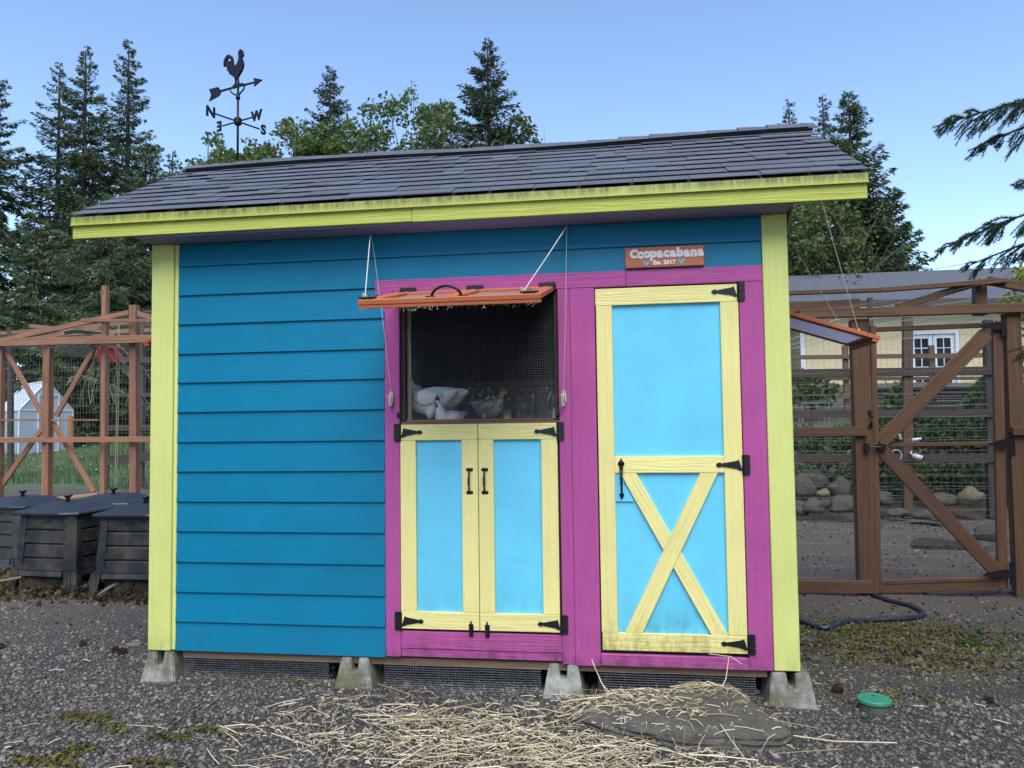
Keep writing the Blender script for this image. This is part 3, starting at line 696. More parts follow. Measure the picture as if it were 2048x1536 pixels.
MB().prism([(2.731, .876), (2.828, .876), (2.778, .965), (2.775, 1.0285), (2.731, 1.0285)], lambda a, c, t: (a, t, c), -.020, -.0098).build('latch_block', M['aqua'], dr)
thinge(3.3995, 1.994, -1, dr, .140, .105); thinge(3.4015, 1.070, -1, dr, .140, .105); thinge(3.4035, .136, -1, dr, .140, .105)
b = MB(); hx = 2.764                                   # black thumb latch
plate_poly(b, [(hx-.005, 1.104), (hx-.009, 1.094), (hx-.018, 1.083), (hx-.017, 1.074), (hx-.010, 1.068), (hx+.010, 1.068), (hx+.017, 1.074), (hx+.018, 1.083), (hx+.009, 1.094), (hx+.005, 1.104)], -.034, -.026)
plate_poly(b, [(hx-.010, 1.068), (hx-.010, 1.050), (hx+.010, 1.050), (hx+.010, 1.068)], -.036, -.022)
plate_poly(b, [(hx-.006, .922), (hx-.013, .914), (hx-.011, .906), (hx-.004, .890), (hx+.004, .890), (hx+.011, .906), (hx+.013, .914), (hx+.006, .922)], -.026, -.019)
n = 12; b.tube([(hx, -.028 - .036 * math.sin(math.pi * min(1, i / n * 1.0)) ** .5, 1.056 - .140 * i / n) for i in range(n + 1)], [.0095 - .004 * i / n for i in range(n + 1)], 10)
b.tube([(hx, -.030, 1.058), (hx + .001, -.055, 1.062), (hx + .001, -.062, 1.066)], [.006, .006, .008], 6)
b.build('thumb_latch', M['black'], dr, True)

# front shutter, propped open
def shutter_boards(parent_name, O, ax, L, Wd, matframe, centre=True):
    """O hinge corner; ax = (along hinge, outwards, normal)"""
    A, B, Nn = [Vector(q) for q in ax]; P = lambda a, b_, c=0: Vector(O) + A * a + B * b_ + Nn * c
    pm = MB(); q = [P(.05, .05, -.004), P(L - .05, .05, -.004), P(L - .05, Wd - .05, -.004), P(.05, Wd - .05, -.004)]
    q2 = [p + Nn * .006 for p in q]; pm.add(q + q2, [(3,2,1,0),(4,5,6,7),(0,1,5,4),(1,2,6,5),(2,3,7,6),(3,0,4,7)])
    pane = pm.build(parent_name, M['shade'], coop)
    fw, ft = .075, .026
    board('rail', P(0, fw/2, .006), P(L, fw/2, .006), fw, ft, matframe, pane, nrm=Nn); board('rail', P(0, Wd - fw/2, .006), P(L, Wd - fw/2, .006), fw, ft, matframe, pane, nrm=Nn)
    board('edge_strip', P(.002, Wd - .02, -.0165), P(L - .002, Wd - .02, -.0165), .036, .016, matframe, pane, nrm=Nn)
    for a in ([fw/2, L/2, L - fw/2] if centre else [fw/2, L - fw/2]):
        board('stile', P(a, fw + .001, .006), P(a, Wd - fw - .001, .006), fw, ft * .98, matframe, pane, nrm=Nn)
    return pane, P
H0 = Vector((1.523, -.030, 2.040)); out = Vector((0, -.665, -.150)); Ls = out.length; out.normalize(); nrm = Vector((0, -out.z, out.y)); nrm = nrm if nrm.z > 0 else -nrm
sh, SP = shutter_boards('window_shutter', H0, ((1, 0, 0), out, nrm), .892, Ls, M['orange'])
for x in (1.583, 1.970, 2.378):
    b = MB(); hw, hz = .049, 2.064
    plate_poly(b, [(x-hw, hz-.018), (x+hw, hz-.018), (x+hw, hz+.010), (x+hw-.006, hz+.018), (x+.03, hz+.018), (x+.025, hz+.014), (x+.02, hz+.018), (x-.02, hz+.018), (x-.025, hz+.014), (x-.03, hz+.018), (x-hw+.006, hz+.018), (x-hw, hz+.010)], -.030, -.0245)
    b.tube([(x-hw, -.033, hz-.022), (x+hw, -.033, hz-.022)], .006, 8); b.bar(SP(x-1.523-.035, .004, .021), SP(x-1.523-.025, .06, .021), .02, .003, nrm); b.bar(SP(x-1.523+.035, .004, .021), SP(x-1.523+.025, .06, .021), .02, .003, nrm)
    for a in (-.035, 0, .035): b.lathe([(.004, 0), (.003, -.0025), (.0008, -.003)], (x + a, -.030, hz + .004), 8, 'Y')
    b.build('hinge', M['black'], sh)
b = MB(); n = 12
b.tube([SP(.36 + .15 * i / n, Ls - .025, .020 + .050 * math.sin(math.pi * i / n) ** .55) for i in range(n + 1)], .007, 8)
for a in (.355, .515): b.bar(SP(a - .022, Ls - .025, .0215), SP(a + .022, Ls - .025, .0215), .016, .005, nrm)
b.build('handle', M['black'], sh, True)
for a in (.045, .835):
    b = MB(); b.tube([SP(a - .045, Ls - .02, .028), SP(a + .045, Ls - .02, .028)], .006, 8); b.bar(SP(a - .03, Ls - .02, .0215), SP(a + .03, Ls - .02, .0215), .018, .005, nrm); b.tube([SP(a, Ls - .02, .03), SP(a + .004, Ls - .03, .042)], .004, 6); b.build('slide_bolt', M['black'], sh)
b = MB()                                               # ragged weather strip and cobweb under the front edge
for i in range(150):
    a = random.random() * .89; l_ = random.choice((.004, .006, .008, .012, .022)); p = SP(a, Ls - .003 - random.random() * .03, -.022)
    b.tube([p, p + Vector((random.uniform(-.006, .006), random.uniform(-.004, .004), -l_ * .6)), p + Vector((random.uniform(-.012, .012), random.uniform(-.006, .006), -l_))], [.0012, .001, .0004], 3, False)
b.build('cobweb_fringe', M['rope'], sh, kind='stuff')
# side shutters
osh = Vector((.66, 0, -.215)); Lr = osh.length; osh.normalize(); nr2 = Vector((-osh.z, 0, osh.x))
s2, SP2 = shutter_boards('side_shutter', (3.675, .72, 2.005), ((0, 1, 0), osh, nr2), .52, Lr, M['orange'], False)
b = MB(); b.tube([SP2(.04, Lr - .03, .026), SP2(.09, Lr - .03, .026)], .006, 8); b.build('slide_bolt', M['black'], s2)
osl = Vector((-.66, 0, -.215)).normalized()
s3, SP3 = shutter_boards('side_shutter', (-.015, .62, 2.04), ((0, 1, 0), osl, Vector((osl.z, 0, -osl.x))), .52, .50, M['orange'], False)

# ------------------------------------------------------------------ cords with pulleys
def pulley(P0, parent):
    b = MB(); x, y, z = P0
    b.tube([(x, y, z), (x, y, z - .020)], .0022, 6); b.lathe([(.002, -.004), (.012, -.003), (.012, .003), (.002, .004)], (x, y, z - .040), 12, 'X'); b.tube([(x, y, z - .018), (x - .005, y, z - .025), (x - .006, y, z - .055), (x, y, z - .060), (x + .006, y, z - .055), (x + .005, y, z - .025), (x, y, z - .018)], .002, 5)
    return b.build('pulley', M['steel'], parent, True)
def knot(p, parent, s_=1.0):
    b = MB(); p = Vector(p)
    for k_ in range(3):
        b.tube([p + Vector((.010 * s_ * math.cos(t + k_), .008 * math.sin(t * 1.5 + k_), .012 * s_ * math.sin(t) + .004 * k_)) for t in np.linspace(0, 6.28, 12)], .0026, 6)
    b.tube([p, p + Vector((-.014, -.004, -.020))], .0022, 5)
    return b.build('knot', M['rope'], parent, True)
def coil(p, parent, tail):
    b = MB(); p = Vector(p)
    for k_ in range(7):
        w_ = .008 + .004 * random.random(); h_ = .032 + .010 * random.random(); ph = random.random()
        b.tube([p + Vector((w_ * math.sin(t) + .003 * math.sin(2 * t + k_), -.006 - .0022 * k_, h_ * math.cos(t) - .004)) for t in np.linspace(0, 6.28, 16)], .0019, 5)
    b.tube([p + Vector((q[0], -.012, q[1])) for q in tail], .0019, 5)
    b.tube([p + Vector((0, -.008, .040)), p + Vector((0, -.020, .012)), p + Vector((0, -.008, -.040))], [.003, .0045, .003], 6)
    return b.build('cord_coil', M['rope'], parent, True)
for (px, py, kn, cz, cx, lbl, tail) in ((1.389, -.105, SP(.020, Ls - .055, .026), 1.452, 1.483, 'white pull cord and pulley on the left of the front shutter, hanging almost straight', [(0, .02), (-.028, .010)]),
                                  (2.490, -.090, SP(.800, Ls - .075, .026), 1.440, 2.460, 'white pull cord and pulley on the right of the front shutter, slanting down to it', [(-.004, .03), (-.022, -.015), (-.010, -.045), (-.006, -.062)])):
    t_ = thing('pulley_cord', lbl, 'cord', (px, py, 2.402), 'pulley cords of the front shutter')
    pulley((px, py, 2.404), t_); a = Vector((px, py - .010, 2.362))
    MB().tube([a, a.lerp(kn, .5) + Vector((0, 0, -.003)), kn], .0026, 6).build('cord', M['rope'], t_)
    bt = Vector((cx, -.036, cz + .04)); a2 = Vector((px + .004, py + .012, 2.362))
    MB().tube([a2, a2.lerp(bt, .5) + Vector((.003, 0, 0)), bt], .0013, 5).build('cord', M['rope'], t_)
    knot(kn, t_); coil((cx, -.030, cz), t_, tail)
t_ = thing('pulley_cord', 'thin white cord and pulley under the right gable holding up the side shutter', 'cord', (3.76, .30, 2.40))
pulley((3.735, .30, 2.385), t_); a = Vector((3.735, .30, 2.345))
MB().tube([a, SP2(.06, Lr - .22, .02)], .0024, 5).build('cord', M['rope'], t_); knot(a + Vector((.07, .06, -.12)), t_, .6)
MB().tube([Vector((3.98, .55, 2.62)), SP2(.10, Lr - .10, .02)], .0022, 5).build('cord', M['rope'], t_); knot(SP2(.10, Lr - .10, .03), t_, .7)
MB().tube([a, (3.69, .33, 1.40)], .0012, 5).build('cord', M['rope'], t_)

# ------------------------------------------------------------------ name sign
sg = thing('name_sign', 'small orange wooden name board with painted name and hearts above the tall door', 'sign', (3.017, -.03, 2.19))
sb = board('board', (2.808, -.030, 2.194), (3.226, -.030, 2.194), .111, .018, M['signw'], sg)
def text(body, x, z, size, mat, y, extr=.0012, off=.0, sx=1.0, name='lettering', rotx=90, parent=None, jitter=None):
    c = bpy.data.curves.new(name, 'FONT'); c.body = body; c.size = size; c.extrude = extr; c.offset = off; c.align_x = 'CENTER'; c.align_y = 'CENTER'; c.resolution_u = 3
    to = bpy.data.objects.new(name, c); COL.objects.link(to); dg = bpy.context.evaluated_depsgraph_get(); me = bpy.data.meshes.new_from_object(to.evaluated_get(dg))
    bpy.data.objects.remove(to); me.materials.clear(); me.materials.append(mat)
    o = bpy.data.objects.new(name, me); place(o, parent, Matrix.Translation((x, y, z)) @ Matrix.Rotation(R(90), 4, 'X') @ Matrix.Diagonal((sx, 1, 1, 1))); return o
# hand-painted letters, each set by itself with a slight wobble
xs_ = 2.832
for ch, w_ in zip('Coopacabana', (.044, .032, .034, .036, .035, .036, .036, .037, .037, .037, .036)):
    o = text(ch, xs_ + w_/2, 2.2135 + random.uniform(-.0015, .0015), .068 if ch != 'C' else .058, M['letw'], -.0405, .0012, .0042, 1.0, 'letter', parent=sg)
    xs_ += w_ - .0005
text('Est. 2017', 3.016, 2.163, .031, M['letw2'], -.0405, .0010, .0012, 1.03, 'lettering', parent=sg)
for hx, hz in ((2.921, 2.161), (3.107, 2.164)):
    pl = [(hx, hz-.018)] + [(hx + q * .0165, hz + w2) for q, w2 in ((.55, -.006), (1, .004), (1.02, .012), (.7, .016), (.35, .012))] + [(hx, hz+.003)] + [(hx - q * .0165, hz + w2) for q, w2 in ((.35, .012), (.7, .016), (1.02, .012), (1, .004), (.55, -.006))]
    b = MB(); plate_poly(b, pl, -.0412, -.0388); b.build('heart', M['heart'], sg)

# ------------------------------------------------------------------ weathervane
vx, vy, vz = -.005, RY, RZ + .03
va = thing('weathervane', 'dark iron rooster weathervane with arrow and compass letters on the roof ridge', 'weathervane', (vx, vy, vz))
b = MB(); b.tube([(vx, vy, vz - .03), (vx, vy, vz + .60)], .0085, 10); b.tube([(vx, vy, vz + .60), (vx, vy, vz + .72)], .0062, 8); b.build('rod', M['iron'], va, True)
MB().lathe([(.02, -.02), (.026, 0), (.024, .018), (.010, .03)], (vx, vy, vz), 12).build('base_ball', M['iron'], va, True)
b = MB(); b.box((vx - .07, vy - .06, vz - .030), (vx + .03, vy - .02, vz - .020)); b.build('base_bracket', M['steel'], va)
ca, sa = math.cos(R(20)), math.sin(R(20)); K = 1 / 1365.0
vzz = lambda py: vz + (1405 - py) * K
def V2(px, py): s_ = (px - 617) * K / ca; return s_, vzz(py + .195 * (px - 617) * 1.0)
def sil(b, poly, th_=.006):
    b.prism([V2(*p) for p in poly], lambda s_, z, t: (vx + s_ * ca + t * sa, vy - s_ * sa + t * ca, z), -th_, th_)
b = MB(); sil(b, [(680,300),(664,292),(668,312),(684,345),(690,380),(680,420),(655,460),(628,490),(615,520),(585,522),(560,500),(520,474),(505,470),(503,447),(480,437),(475,402),(468,380),(452,362),(480,338),(505,333),(528,335),(525,318),(510,300),(490,297),(466,316),(453,345),(442,382),(430,387),(427,345),(440,305),(470,272),(505,266),(535,285),(548,320),(552,360),(575,388),(600,378),(620,345),(632,305),(628,275),(618,268),(630,262),(622,250),(634,244),(632,230),(644,232),(652,216),(658,230),(668,226),(676,240),(682,262),(690,282)], .009)
sil(b, [(576,518),(582,560),(572,580),(596,580),(592,560),(596,518)], .006); sil(b, [(606,518),(622,556),(630,578),(648,576),(630,556),(618,518)], .006); b.build('rooster', M['iron'], va)
b = MB(); sil(b, [(548,600),(570,582),(620,574),(690,570),(716,580),(716,594),(640,602),(548,620)], .008)
sil(b, [(380,648),(548,616),(548,604),(380,632)], .007); sil(b, [(716,594),(830,574),(830,562),(716,580)], .007)
sil(b, [(826,524),(937,545),(832,608),(838,570)], .005); sil(b, [(222,614),(345,595),(385,632),(390,648),(360,690),(222,742),(252,676)], .004)
b.build('arrow', M['iron'], va)
b = MB()
for pts in ([(512,634),(535,665),(590,688),(612,690)], [(705,600),(690,635),(650,668),(630,690)]):
    q = [V2(*p) for p in pts]; b.tube([(vx + s_*ca, vy - s_*sa, z) for s_, z in q], .006, 6)
b.lathe([(.010, 0), (.018, .01), (.014, .03), (.008, .05)], (vx, vy, vzz(738)), 10); b.build('pivot_bracket', M['iron'], va, True)
hubz = vzz(962)
MB().lathe([(.010, -.034), (.026, -.022), (.030, -.006), (.024, .010), (.030, .020), (.012, .034)], (vx, vy, hubz), 12).build('hub', M['iron'], va, True)
ew = Vector((-math.cos(R(27)), math.sin(R(27)) * .75, 0)).normalized(); ns = Vector((-.48, -.88, 0)).normalized()
for ch, d, L in (('E', ew, .165), ('W', -ew, .16), ('N', ns, .185), ('S', -ns, .185)):
    tip = Vector((vx, vy, hubz)) + d * L
    MB().tube([(vx, vy, hubz), tip], .0065, 6).build('arm', M['iron'], va)
    o = text(ch, 0, 0, .104, M['iron'], 0, .005, .003, .85, 'letter', parent=va)
    fl = -d if ch in 'EW' else d
    if ch in 'EW': xdir = -ew if ch == 'W' else ew
    else: xdir = -d if ch == 'N' else d
    n_ = Vector((0, 0, 1)).cross(xdir) * -1
    m = Matrix((xdir * .95, Vector((0, 0, 1)), xdir.cross(Vector((0, 0, 1))))).transposed().to_4x4(); m.translation = tip + d * .035
    o.matrix_basis = m; WM[o.name] = m

# ------------------------------------------------------------------ concrete piers
def pier(x, label, w0=.155, w1=.235, first=None):
    t_ = thing('concrete_pier', label, 'pier', (x, .06, -.19), 'concrete pier blocks under the coop front')
    b = MB(); z0, z1, zn = -.205, .0, -.075; yo = .07; nw = .021
    def ring(z): 
        f_ = (z - z0) / (z1 - z0); w_ = w1/2 + (w0/2 - w1/2) * f_; return w_
    a, q = ring(z0), ring(z1)
    prof = [(-a, z0), (a, z0), (ring(-.08), -.08), (q, z1), (nw*1.15, z1), (nw*.9, zn), (-nw*.9, zn), (-nw*1.15, z1), (-q, z1), (-ring(-.08), -.08)]
    b.prism(prof, lambda px, pz, t: (x + px, yo + t * ring(pz) - (.02 if t < 0 else 0), pz), -1, 1)
    o = b.build('block', M['conc'], t_)
    bm = bmesh.new(); bm.from_mesh(o.data); bmesh.ops.remove_doubles(bm, verts=bm.verts, dist=.0005); bmesh.ops.bevel(bm, geom=[e for e in bm.edges], offset=.006, segments=2, affect='EDGES', clamp_overlap=True)
    bmesh.ops.triangulate(bm, faces=bm.faces[:])
    for v in bm.verts: v.co += Vector(noise.noise_vector(v.co * 22 + Vector((x * 9, 0, 0)))) * .0025
    bm.to_mesh(o.data); bm.free(); return t_
pier(.080, 'pale concrete pier block under the left lime corner board')
pier(1.262, 'concrete pier block under the turquoise siding beside the magenta trim')
pier(2.434, 'lichen spotted concrete pier block left of the stone step')
pier(3.610, 'mossy concrete pier block under the right lime corner board', .185, .255)

# ------------------------------------------------------------------ stone step, gravel, straw
from mathutils.bvhtree import BVHTree
def lumpy(outline, layers, seed, amp=.02, n=64, sc_=5):
    pts = [Vector((p[0], p[1], 0)) for p in outline]; c = sum(pts, Vector()) / len(pts)
    per = []
    for i in range(n):
        t = i / n * len(pts); a = int(t); f_ = t - a
        p0, p1, p2, p3 = (pts[(a + q) % len(pts)] for q in (-1, 0, 1, 2))
        per.append(.5 * ((2*p1) + (p2-p0)*f_ + (2*p0-5*p1+4*p2-p3)*f_*f_ + (3*p1-p0-3*p2+p3)*f_**3))
    V = []
    for (s_, z) in layers:
        for p in per:
            q = c + (p - c) * s_; zz = z(q) if callable(z) else z
            d = noise.noise_vector(Vector((q.x * sc_, q.y * sc_, zz * sc_ * 3 + seed))) * amp + noise.noise_vector(Vector((q.x * sc_ * 4, q.y * sc_ * 4, zz * sc_ * 8 + seed))) * amp * .35
            V.append((q.x + d.x, q.y + d.y, zz + d.z * .6))
    f = [(i*n+k, i*n+(k+1) % n, (i+1)*n+(k+1) % n, (i+1)*n+k) for i in range(len(layers)-1) for k in range(n)] + [tuple(range((len(layers)-1)*n, len(layers)*n))]
    return V, f
tz = lambda dz: (lambda q: -.104 + dz + .014 * (q.y + .72) / .7 - .03 * max(0, (q.x - 3.25)))
SO = [(2.54,-.42), (2.58,-.24), (2.74,-.12), (2.95,-.06), (3.12,.02), (3.30,.0), (3.42,-.18), (3.47,-.38), (3.515,-.50), (3.50,-.64), (3.40,-.70), (3.22,-.70), (3.05,-.73), (2.90,-.68), (2.75,-.64), (2.61,-.52)]
SO = [(x, y if y > -.3 else -.3 + (y + .3) * .80) for x, y in SO]
def ledge(i): return (.968, .99, 1.0, .985, 1.004, .972, .990, .955, .965)[i]
rv, rf = lumpy(SO, [(ledge(i), -.215 + i * .0125) for i in range(9)] + [(.945, tz(-.014)), (.925, tz(-.004))] + [(.90 - k_ * .06, tz(.004 * math.sin(k_ * 1.9))) for k_ in range(15)], 3, .016, 150)
rv2 = []
for (x, y, z) in rv:                                   # bedding ledges, pits and chipped edges
    q = Vector((x, y, z)); f_ = noise.fractal(Vector((x * 9, y * 9, z * 30)), 1.0, 2.0, 4); r_ = abs(noise.noise(Vector((x * 4 + y * 2.2, y * 7, 3.3)))); st_ = math.floor((z + .3 + .15 * (x - 3) + .010 * noise.noise(Vector((x * 6, y * 6, 1)))) / .022) * .022
    top_ = z > -.1155
    z2 = z + f_ * .007 - (.016 * max(0, 1 - r_ / .055) if top_ else 0)
    c_ = Vector((3.03, -.38, 0)); d_ = Vector((x, y, 0)) - c_
    k2 = 0 if top_ else (.014 * noise.noise(Vector((st_ * 90, x * 3, y * 3))) + f_ * .010)
    d_ = d_.normalized() * k2 if d_.length > .2 else Vector((0, 0, 0))
    rv2.append((x + d_.x, y + d_.y, z2))
rv = rv2
b = MB(); b.add(rv, rf); rock = tag(b.build('stone_step', M['slab'], None, False), 'large flat dark stone slab strewn with straw in front of the tall door', 'stone')
bm = bmesh.new(); bm.from_mesh(rock.data); bmesh.ops.triangulate(bm, faces=[f for f in bm.faces if len(f.verts) > 4]); bm.to_mesh(rock.data); bm.free()

bvh = BVHTree.FromPolygons(rv, rf)

t5 = (1 + 5 ** .5) / 2
IV = np.array([(-1,t5,0),(1,t5,0),(-1,-t5,0),(1,-t5,0),(0,-1,t5),(0,1,t5),(0,-1,-t5),(0,1,-t5),(t5,0,-1),(t5,0,1),(-t5,0,-1),(-t5,0,1)]) / math.hypot(1, t5)
IF = np.array([(0,11,5),(0,5,1),(0,1,7),(0,7,10),(0,10,11),(1,5,9),(5,11,4),(11,10,2),(10,7,6),(7,1,8),(3,9,4),(3,4,2),(3,2,6),(3,6,8),(3,8,9),(4,9,5),(2,4,11),(6,2,10),(8,6,7),(9,8,1)])
def rotm(n, tilt=3.14):
    a = rng.uniform(0, 2*np.pi, n); t = rng.uniform(-tilt, tilt, n); p = rng.uniform(-tilt, tilt, n)
    ca_, sa_, ct, st, cp, sp = np.cos(a), np.sin(a), np.cos(t), np.sin(t), np.cos(p), np.sin(p)
    Rz = np.zeros((n,3,3)); Rz[:,0,0]=ca_; Rz[:,0,1]=-sa_; Rz[:,1,0]=sa_; Rz[:,1,1]=ca_; Rz[:,2,2]=1
    Rx = np.zeros((n,3,3)); Rx[:,0,0]=1; Rx[:,1,1]=ct; Rx[:,1,2]=-st; Rx[:,2,1]=st; Rx[:,2,2]=ct
    Ry = np.zeros((n,3,3)); Ry[:,1,1]=1; Ry[:,0,0]=cp; Ry[:,0,2]=sp; Ry[:,2,0]=-sp; Ry[:,2,2]=cp
    return Rz @ Rx @ Ry
def stones(name, x, y, r, mat, flat=.62, lift=.25):
    n = len(x); sc3 = np.stack([rng.uniform(.75, 1.35, n), rng.uniform(.75, 1.1, n), rng.uniform(flat * .8, flat * 1.2, n)], 1) * r[:, None]
    P = IV[None] * (1 + rng.uniform(-.24, .24, (n, 12, 1))) * sc3[:, None, :]
    P = np.einsum('nij,nkj->nki', rotm(n, .5), P)
    P[:, :, 0] += x[:, None]; P[:, :, 1] += y[:, None]; P[:, :, 2] += (zg(x, y) + r * lift)[:, None]
    Fq = (IF[None] + (np.arange(n) * 12)[:, None, None]).reshape(-1, 3)
    o = npobj(name, P.reshape(-1, 3), Fq, mat, kind='stuff'); return o
n = 62000
x = rng.uniform(-2.8, 5.4, n); y = -1.35 + 3.4 * rng.uniform(0, 1, n) ** 1.35
mossd = np.hypot((x - 4.55), (y - 1.25) * .9)
keep = (y < .95 + .5 * np.sin(x * 1.7) + rng.normal(0, .35, n)) & ((mossd > .95) | (rng.uniform(0, 1, n) < .25))
x, y = x[keep], y[keep]
r = np.clip(rng.lognormal(math.log(.0074), .36, len(x)), .0035, .021)
gs = stones('gravel', x, y, r, M['gravel']); tag(gs, 'grey crushed gravel covering the yard in front of the coop', 'gravel')
n = 26000                                              # loose stones and bits further back
x = rng.uniform(-6, 8.0, n); y = .5 + 8.0 * rng.uniform(0, 1, n) ** 1.6; k2 = ~((x > -.1) & (x < 3.75) & (y > 0)); x, y = x[k2], y[k2]; n = len(x)
gs2 = stones('earth_crumbs', x, y, np.clip(rng.lognormal(math.log(.0075), .45, n), .003, .03), M['gravel'], .5, .15); tag(gs2, 'loose stones and crumbs scattered over the bare earth', 'stones')

def straws(n, fx):
    V, Fq = [], []
    for i in range(n):
        x, y, L, on = fx(i)
        a = random.gauss(.15, .75) if random.random() < .7 else random.uniform(0, 3.14)
        w_ = random.uniform(.0009, .0028); dx, dy = math.cos(a) * L / 2, math.sin(a) * L / 2
        def top(px, py):
            z = float(zg(px, py)) + .012
            h = bvh.ray_cast(Vector((px, py, 1)), Vector((0, 0, -1)))[0]
            return max(z, h.z + .002) if h else z
        lift = random.random() ** 2 * .030
        za, zb, zc = top(x-dx, y-dy), top(x+dx, y+dy), top(x, y)
        if abs(za - zb) > .09: continue
        zm = max(zc, (za + zb) / 2) + lift; bend = random.gauss(0, .07) * L
        pts = [Vector((x-dx, y-dy, za + lift * random.random())), Vector((x - dy*bend*3, y + dx*bend*3, zm)), Vector((x+dx, y+dy, zb + lift * random.random()))]
        px_, py_ = -math.sin(a) * w_, math.cos(a) * w_
        k0 = len(V)
        for p in pts: V += [(p.x + px_, p.y + py_, p.z), (p.x - px_, p.y - py_, p.z), (p.x, p.y, p.z + w_ * 1.5)]
        for s_ in (0, 3):
            for q in range(3): Fq.append((k0+s_+q, k0+s_+(q+1) % 3, k0+s_+3+(q+1) % 3, k0+s_+3+q))
    return V, Fq
def fx(i):
    q = random.random()
    if q < .62:
        x, y = random.gauss(1.98, .50), random.gauss(-.68, .22)
    elif q < .80: x, y = random.gauss(2.7, .35), random.gauss(-.82, .10)
    elif q < .90: x, y = random.gauss(2.72, .2), random.gauss(-.12, .07)
    else: x, y = random.uniform(.9, 3.6), random.uniform(-1.15, -.15)
    y = min(y, -.06)
    return x, y, random.choice((.012, .02, .025, .03, .04, .05, .06, .08, .10, .14, .20, .27)) * random.uniform(.8, 1.2), 0
V, Fq = straws(1150, fx)
def fx2(i): return random.gauss(2.88, .17), random.gauss(-.30, .10), random.uniform(.015, .09), 1
V2_, F2_ = straws(130, fx2); Fq += [tuple(a + len(V) for a in q) for q in F2_]; V += V2_
def fx3(i): 
    t = random.random(); return 2.62 + t * .75, -.12 + .12 * math.sin(t * 3.0) + random.gauss(0, .025), random.uniform(.06, .28), 1
V2_, F2_ = straws(80, fx3); Fq += [tuple(a + len(V) for a in q) for q in F2_]; V += V2_
def fx5(i):
    x, y, L, q = fx(i); return x, y, random.uniform(.006, .028), 0
V2_, F2_ = straws(1500, fx5); Fq += [tuple(a + len(V) for a in q) for q in F2_]; V += V2_
def fx4(i): return random.uniform(-.9, 4.6), random.uniform(-1.1, .9), random.uniform(.02, .09), 1
V2_, F2_ = straws(110, fx4); Fq += [tuple(a + len(V) for a in q) for q in F2_]; V += V2_
st = npobj('straw', V, Fq, M['straw'], kind='stuff'); tag(st, 'scattered yellow straw on the gravel in front of the cupboard doors', 'straw')
b = MB()
for pts in ([(2.60,-.10,.03), (2.66,-.16,-.08), (2.70,-.2,-.13)], [(2.59,-.08,.05), (2.64,-.14,-.05), (2.72,-.20,-.12)], [(3.30,-.05,.075), (3.28,-.07,-.03), (3.26,-.09,-.06)], [(3.20,-.04,.085), (3.31,-.06,.080), (3.36,-.08,.05)]):
    b.tube(pts, .0022, 4)
tag(b.build('straw_stalk', M['straw'], None, kind='stuff'), 'long straw stalks leaning against the door sill', 'straw')
tag(MB().tube([(3.53,-.47,-.150), (3.70,-.51,-.152), (3.97,-.50,-.150)], .003, 5).build('straw_stem', M['straw'], None), 'single long straw stem on gravel right of the stone slab', 'straw')
# moss cushions: tufts low between the stones
def leafquads(P, size, mat, name, parent=None, kind=None, up=.0, elong=1.0, sizes=None, nrm=None):
    n = len(P); s_ = (size * rng.uniform(.6, 1.4, n)) if sizes is None else sizes
    Q = np.array([(-.5, 0, 0), (0, -.42 / elong, .06), (.5, 0, 0), (0, .42 / elong, .06)]) * s_[:, None, None]
    Q = np.einsum('nij,nkj->nki', rotm(n, 1.2 if up else 3.14), Q) + np.asarray(P)[:, None, :]
    Fq = np.arange(n * 4).reshape(n, 4); return npobj(name, Q.reshape(-1, 3), Fq, mat, parent, kind)

def mossmat():
    k = NT('cushion_moss'); pos = k.n('NewGeometry').outputs['Position']
    c = k.mix(k.ramp(k.noise(pos, 4, 4), .35, .65), (.075, .055, .020), (.105, .105, .026)); c = hsv_rand(k, c, .45, 'island')
    k.l(c, k.b.inputs['Base Color']); k.b.inputs['Roughness'].default_value = .95; return k.m
MP = []
for (cx, cy, rx, ry, m) in ((4.55, 1.30, .95, .62, 7500), (4.2, .95, .45, .25, 900), (4.75, .75, .5, .2, 700), *[(*q[:2], a, b_, n_) for q, a, b_, n_ in (((0.054, -0.627, -0.170), .16, .07, 700), ((0.264, -0.744, -0.170), .10, .05, 350), ((0.789, -0.701, -0.170), .13, .04, 380), ((0.646, -0.807, -0.170), .10, .03, 260), ((0.299, -1.014, -0.170), .10, .08, 500), ((0.240, -1.125, -0.170), .2, .04, 450), ((0.909, 0.038, -0.170), .12, .05, 350), ((0.727, -1.067, -0.170), .14, .03, 350), ((4.161, 0.120, -0.170), .25, .1, 300))]):
    q = rng.normal(0, .48, (m, 2)) * np.array([rx, ry]) + np.array([cx, cy])
    f_ = np.sin(q[:, 0] * 23 + 2 * np.sin(q[:, 1] * 17)) + np.sin(q[:, 1] * 29 + q[:, 0] * 11) + rng.normal(0, .6, m)
    MP.append(q[f_ > -.35])
MP = np.concatenate(MP); MP = MP[~((MP[:, 0] > -.05) & (MP[:, 0] < 3.75) & (MP[:, 1] > .05))]; zz_ = zg(MP[:, 0], MP[:, 1]) + rng.uniform(.002, .017, len(MP))
tag(leafquads(np.column_stack([MP, zz_]), .020, mossmat(), 'moss', kind='stuff', up=1), 'yellow green and brown moss creeping over the gravel', 'moss')

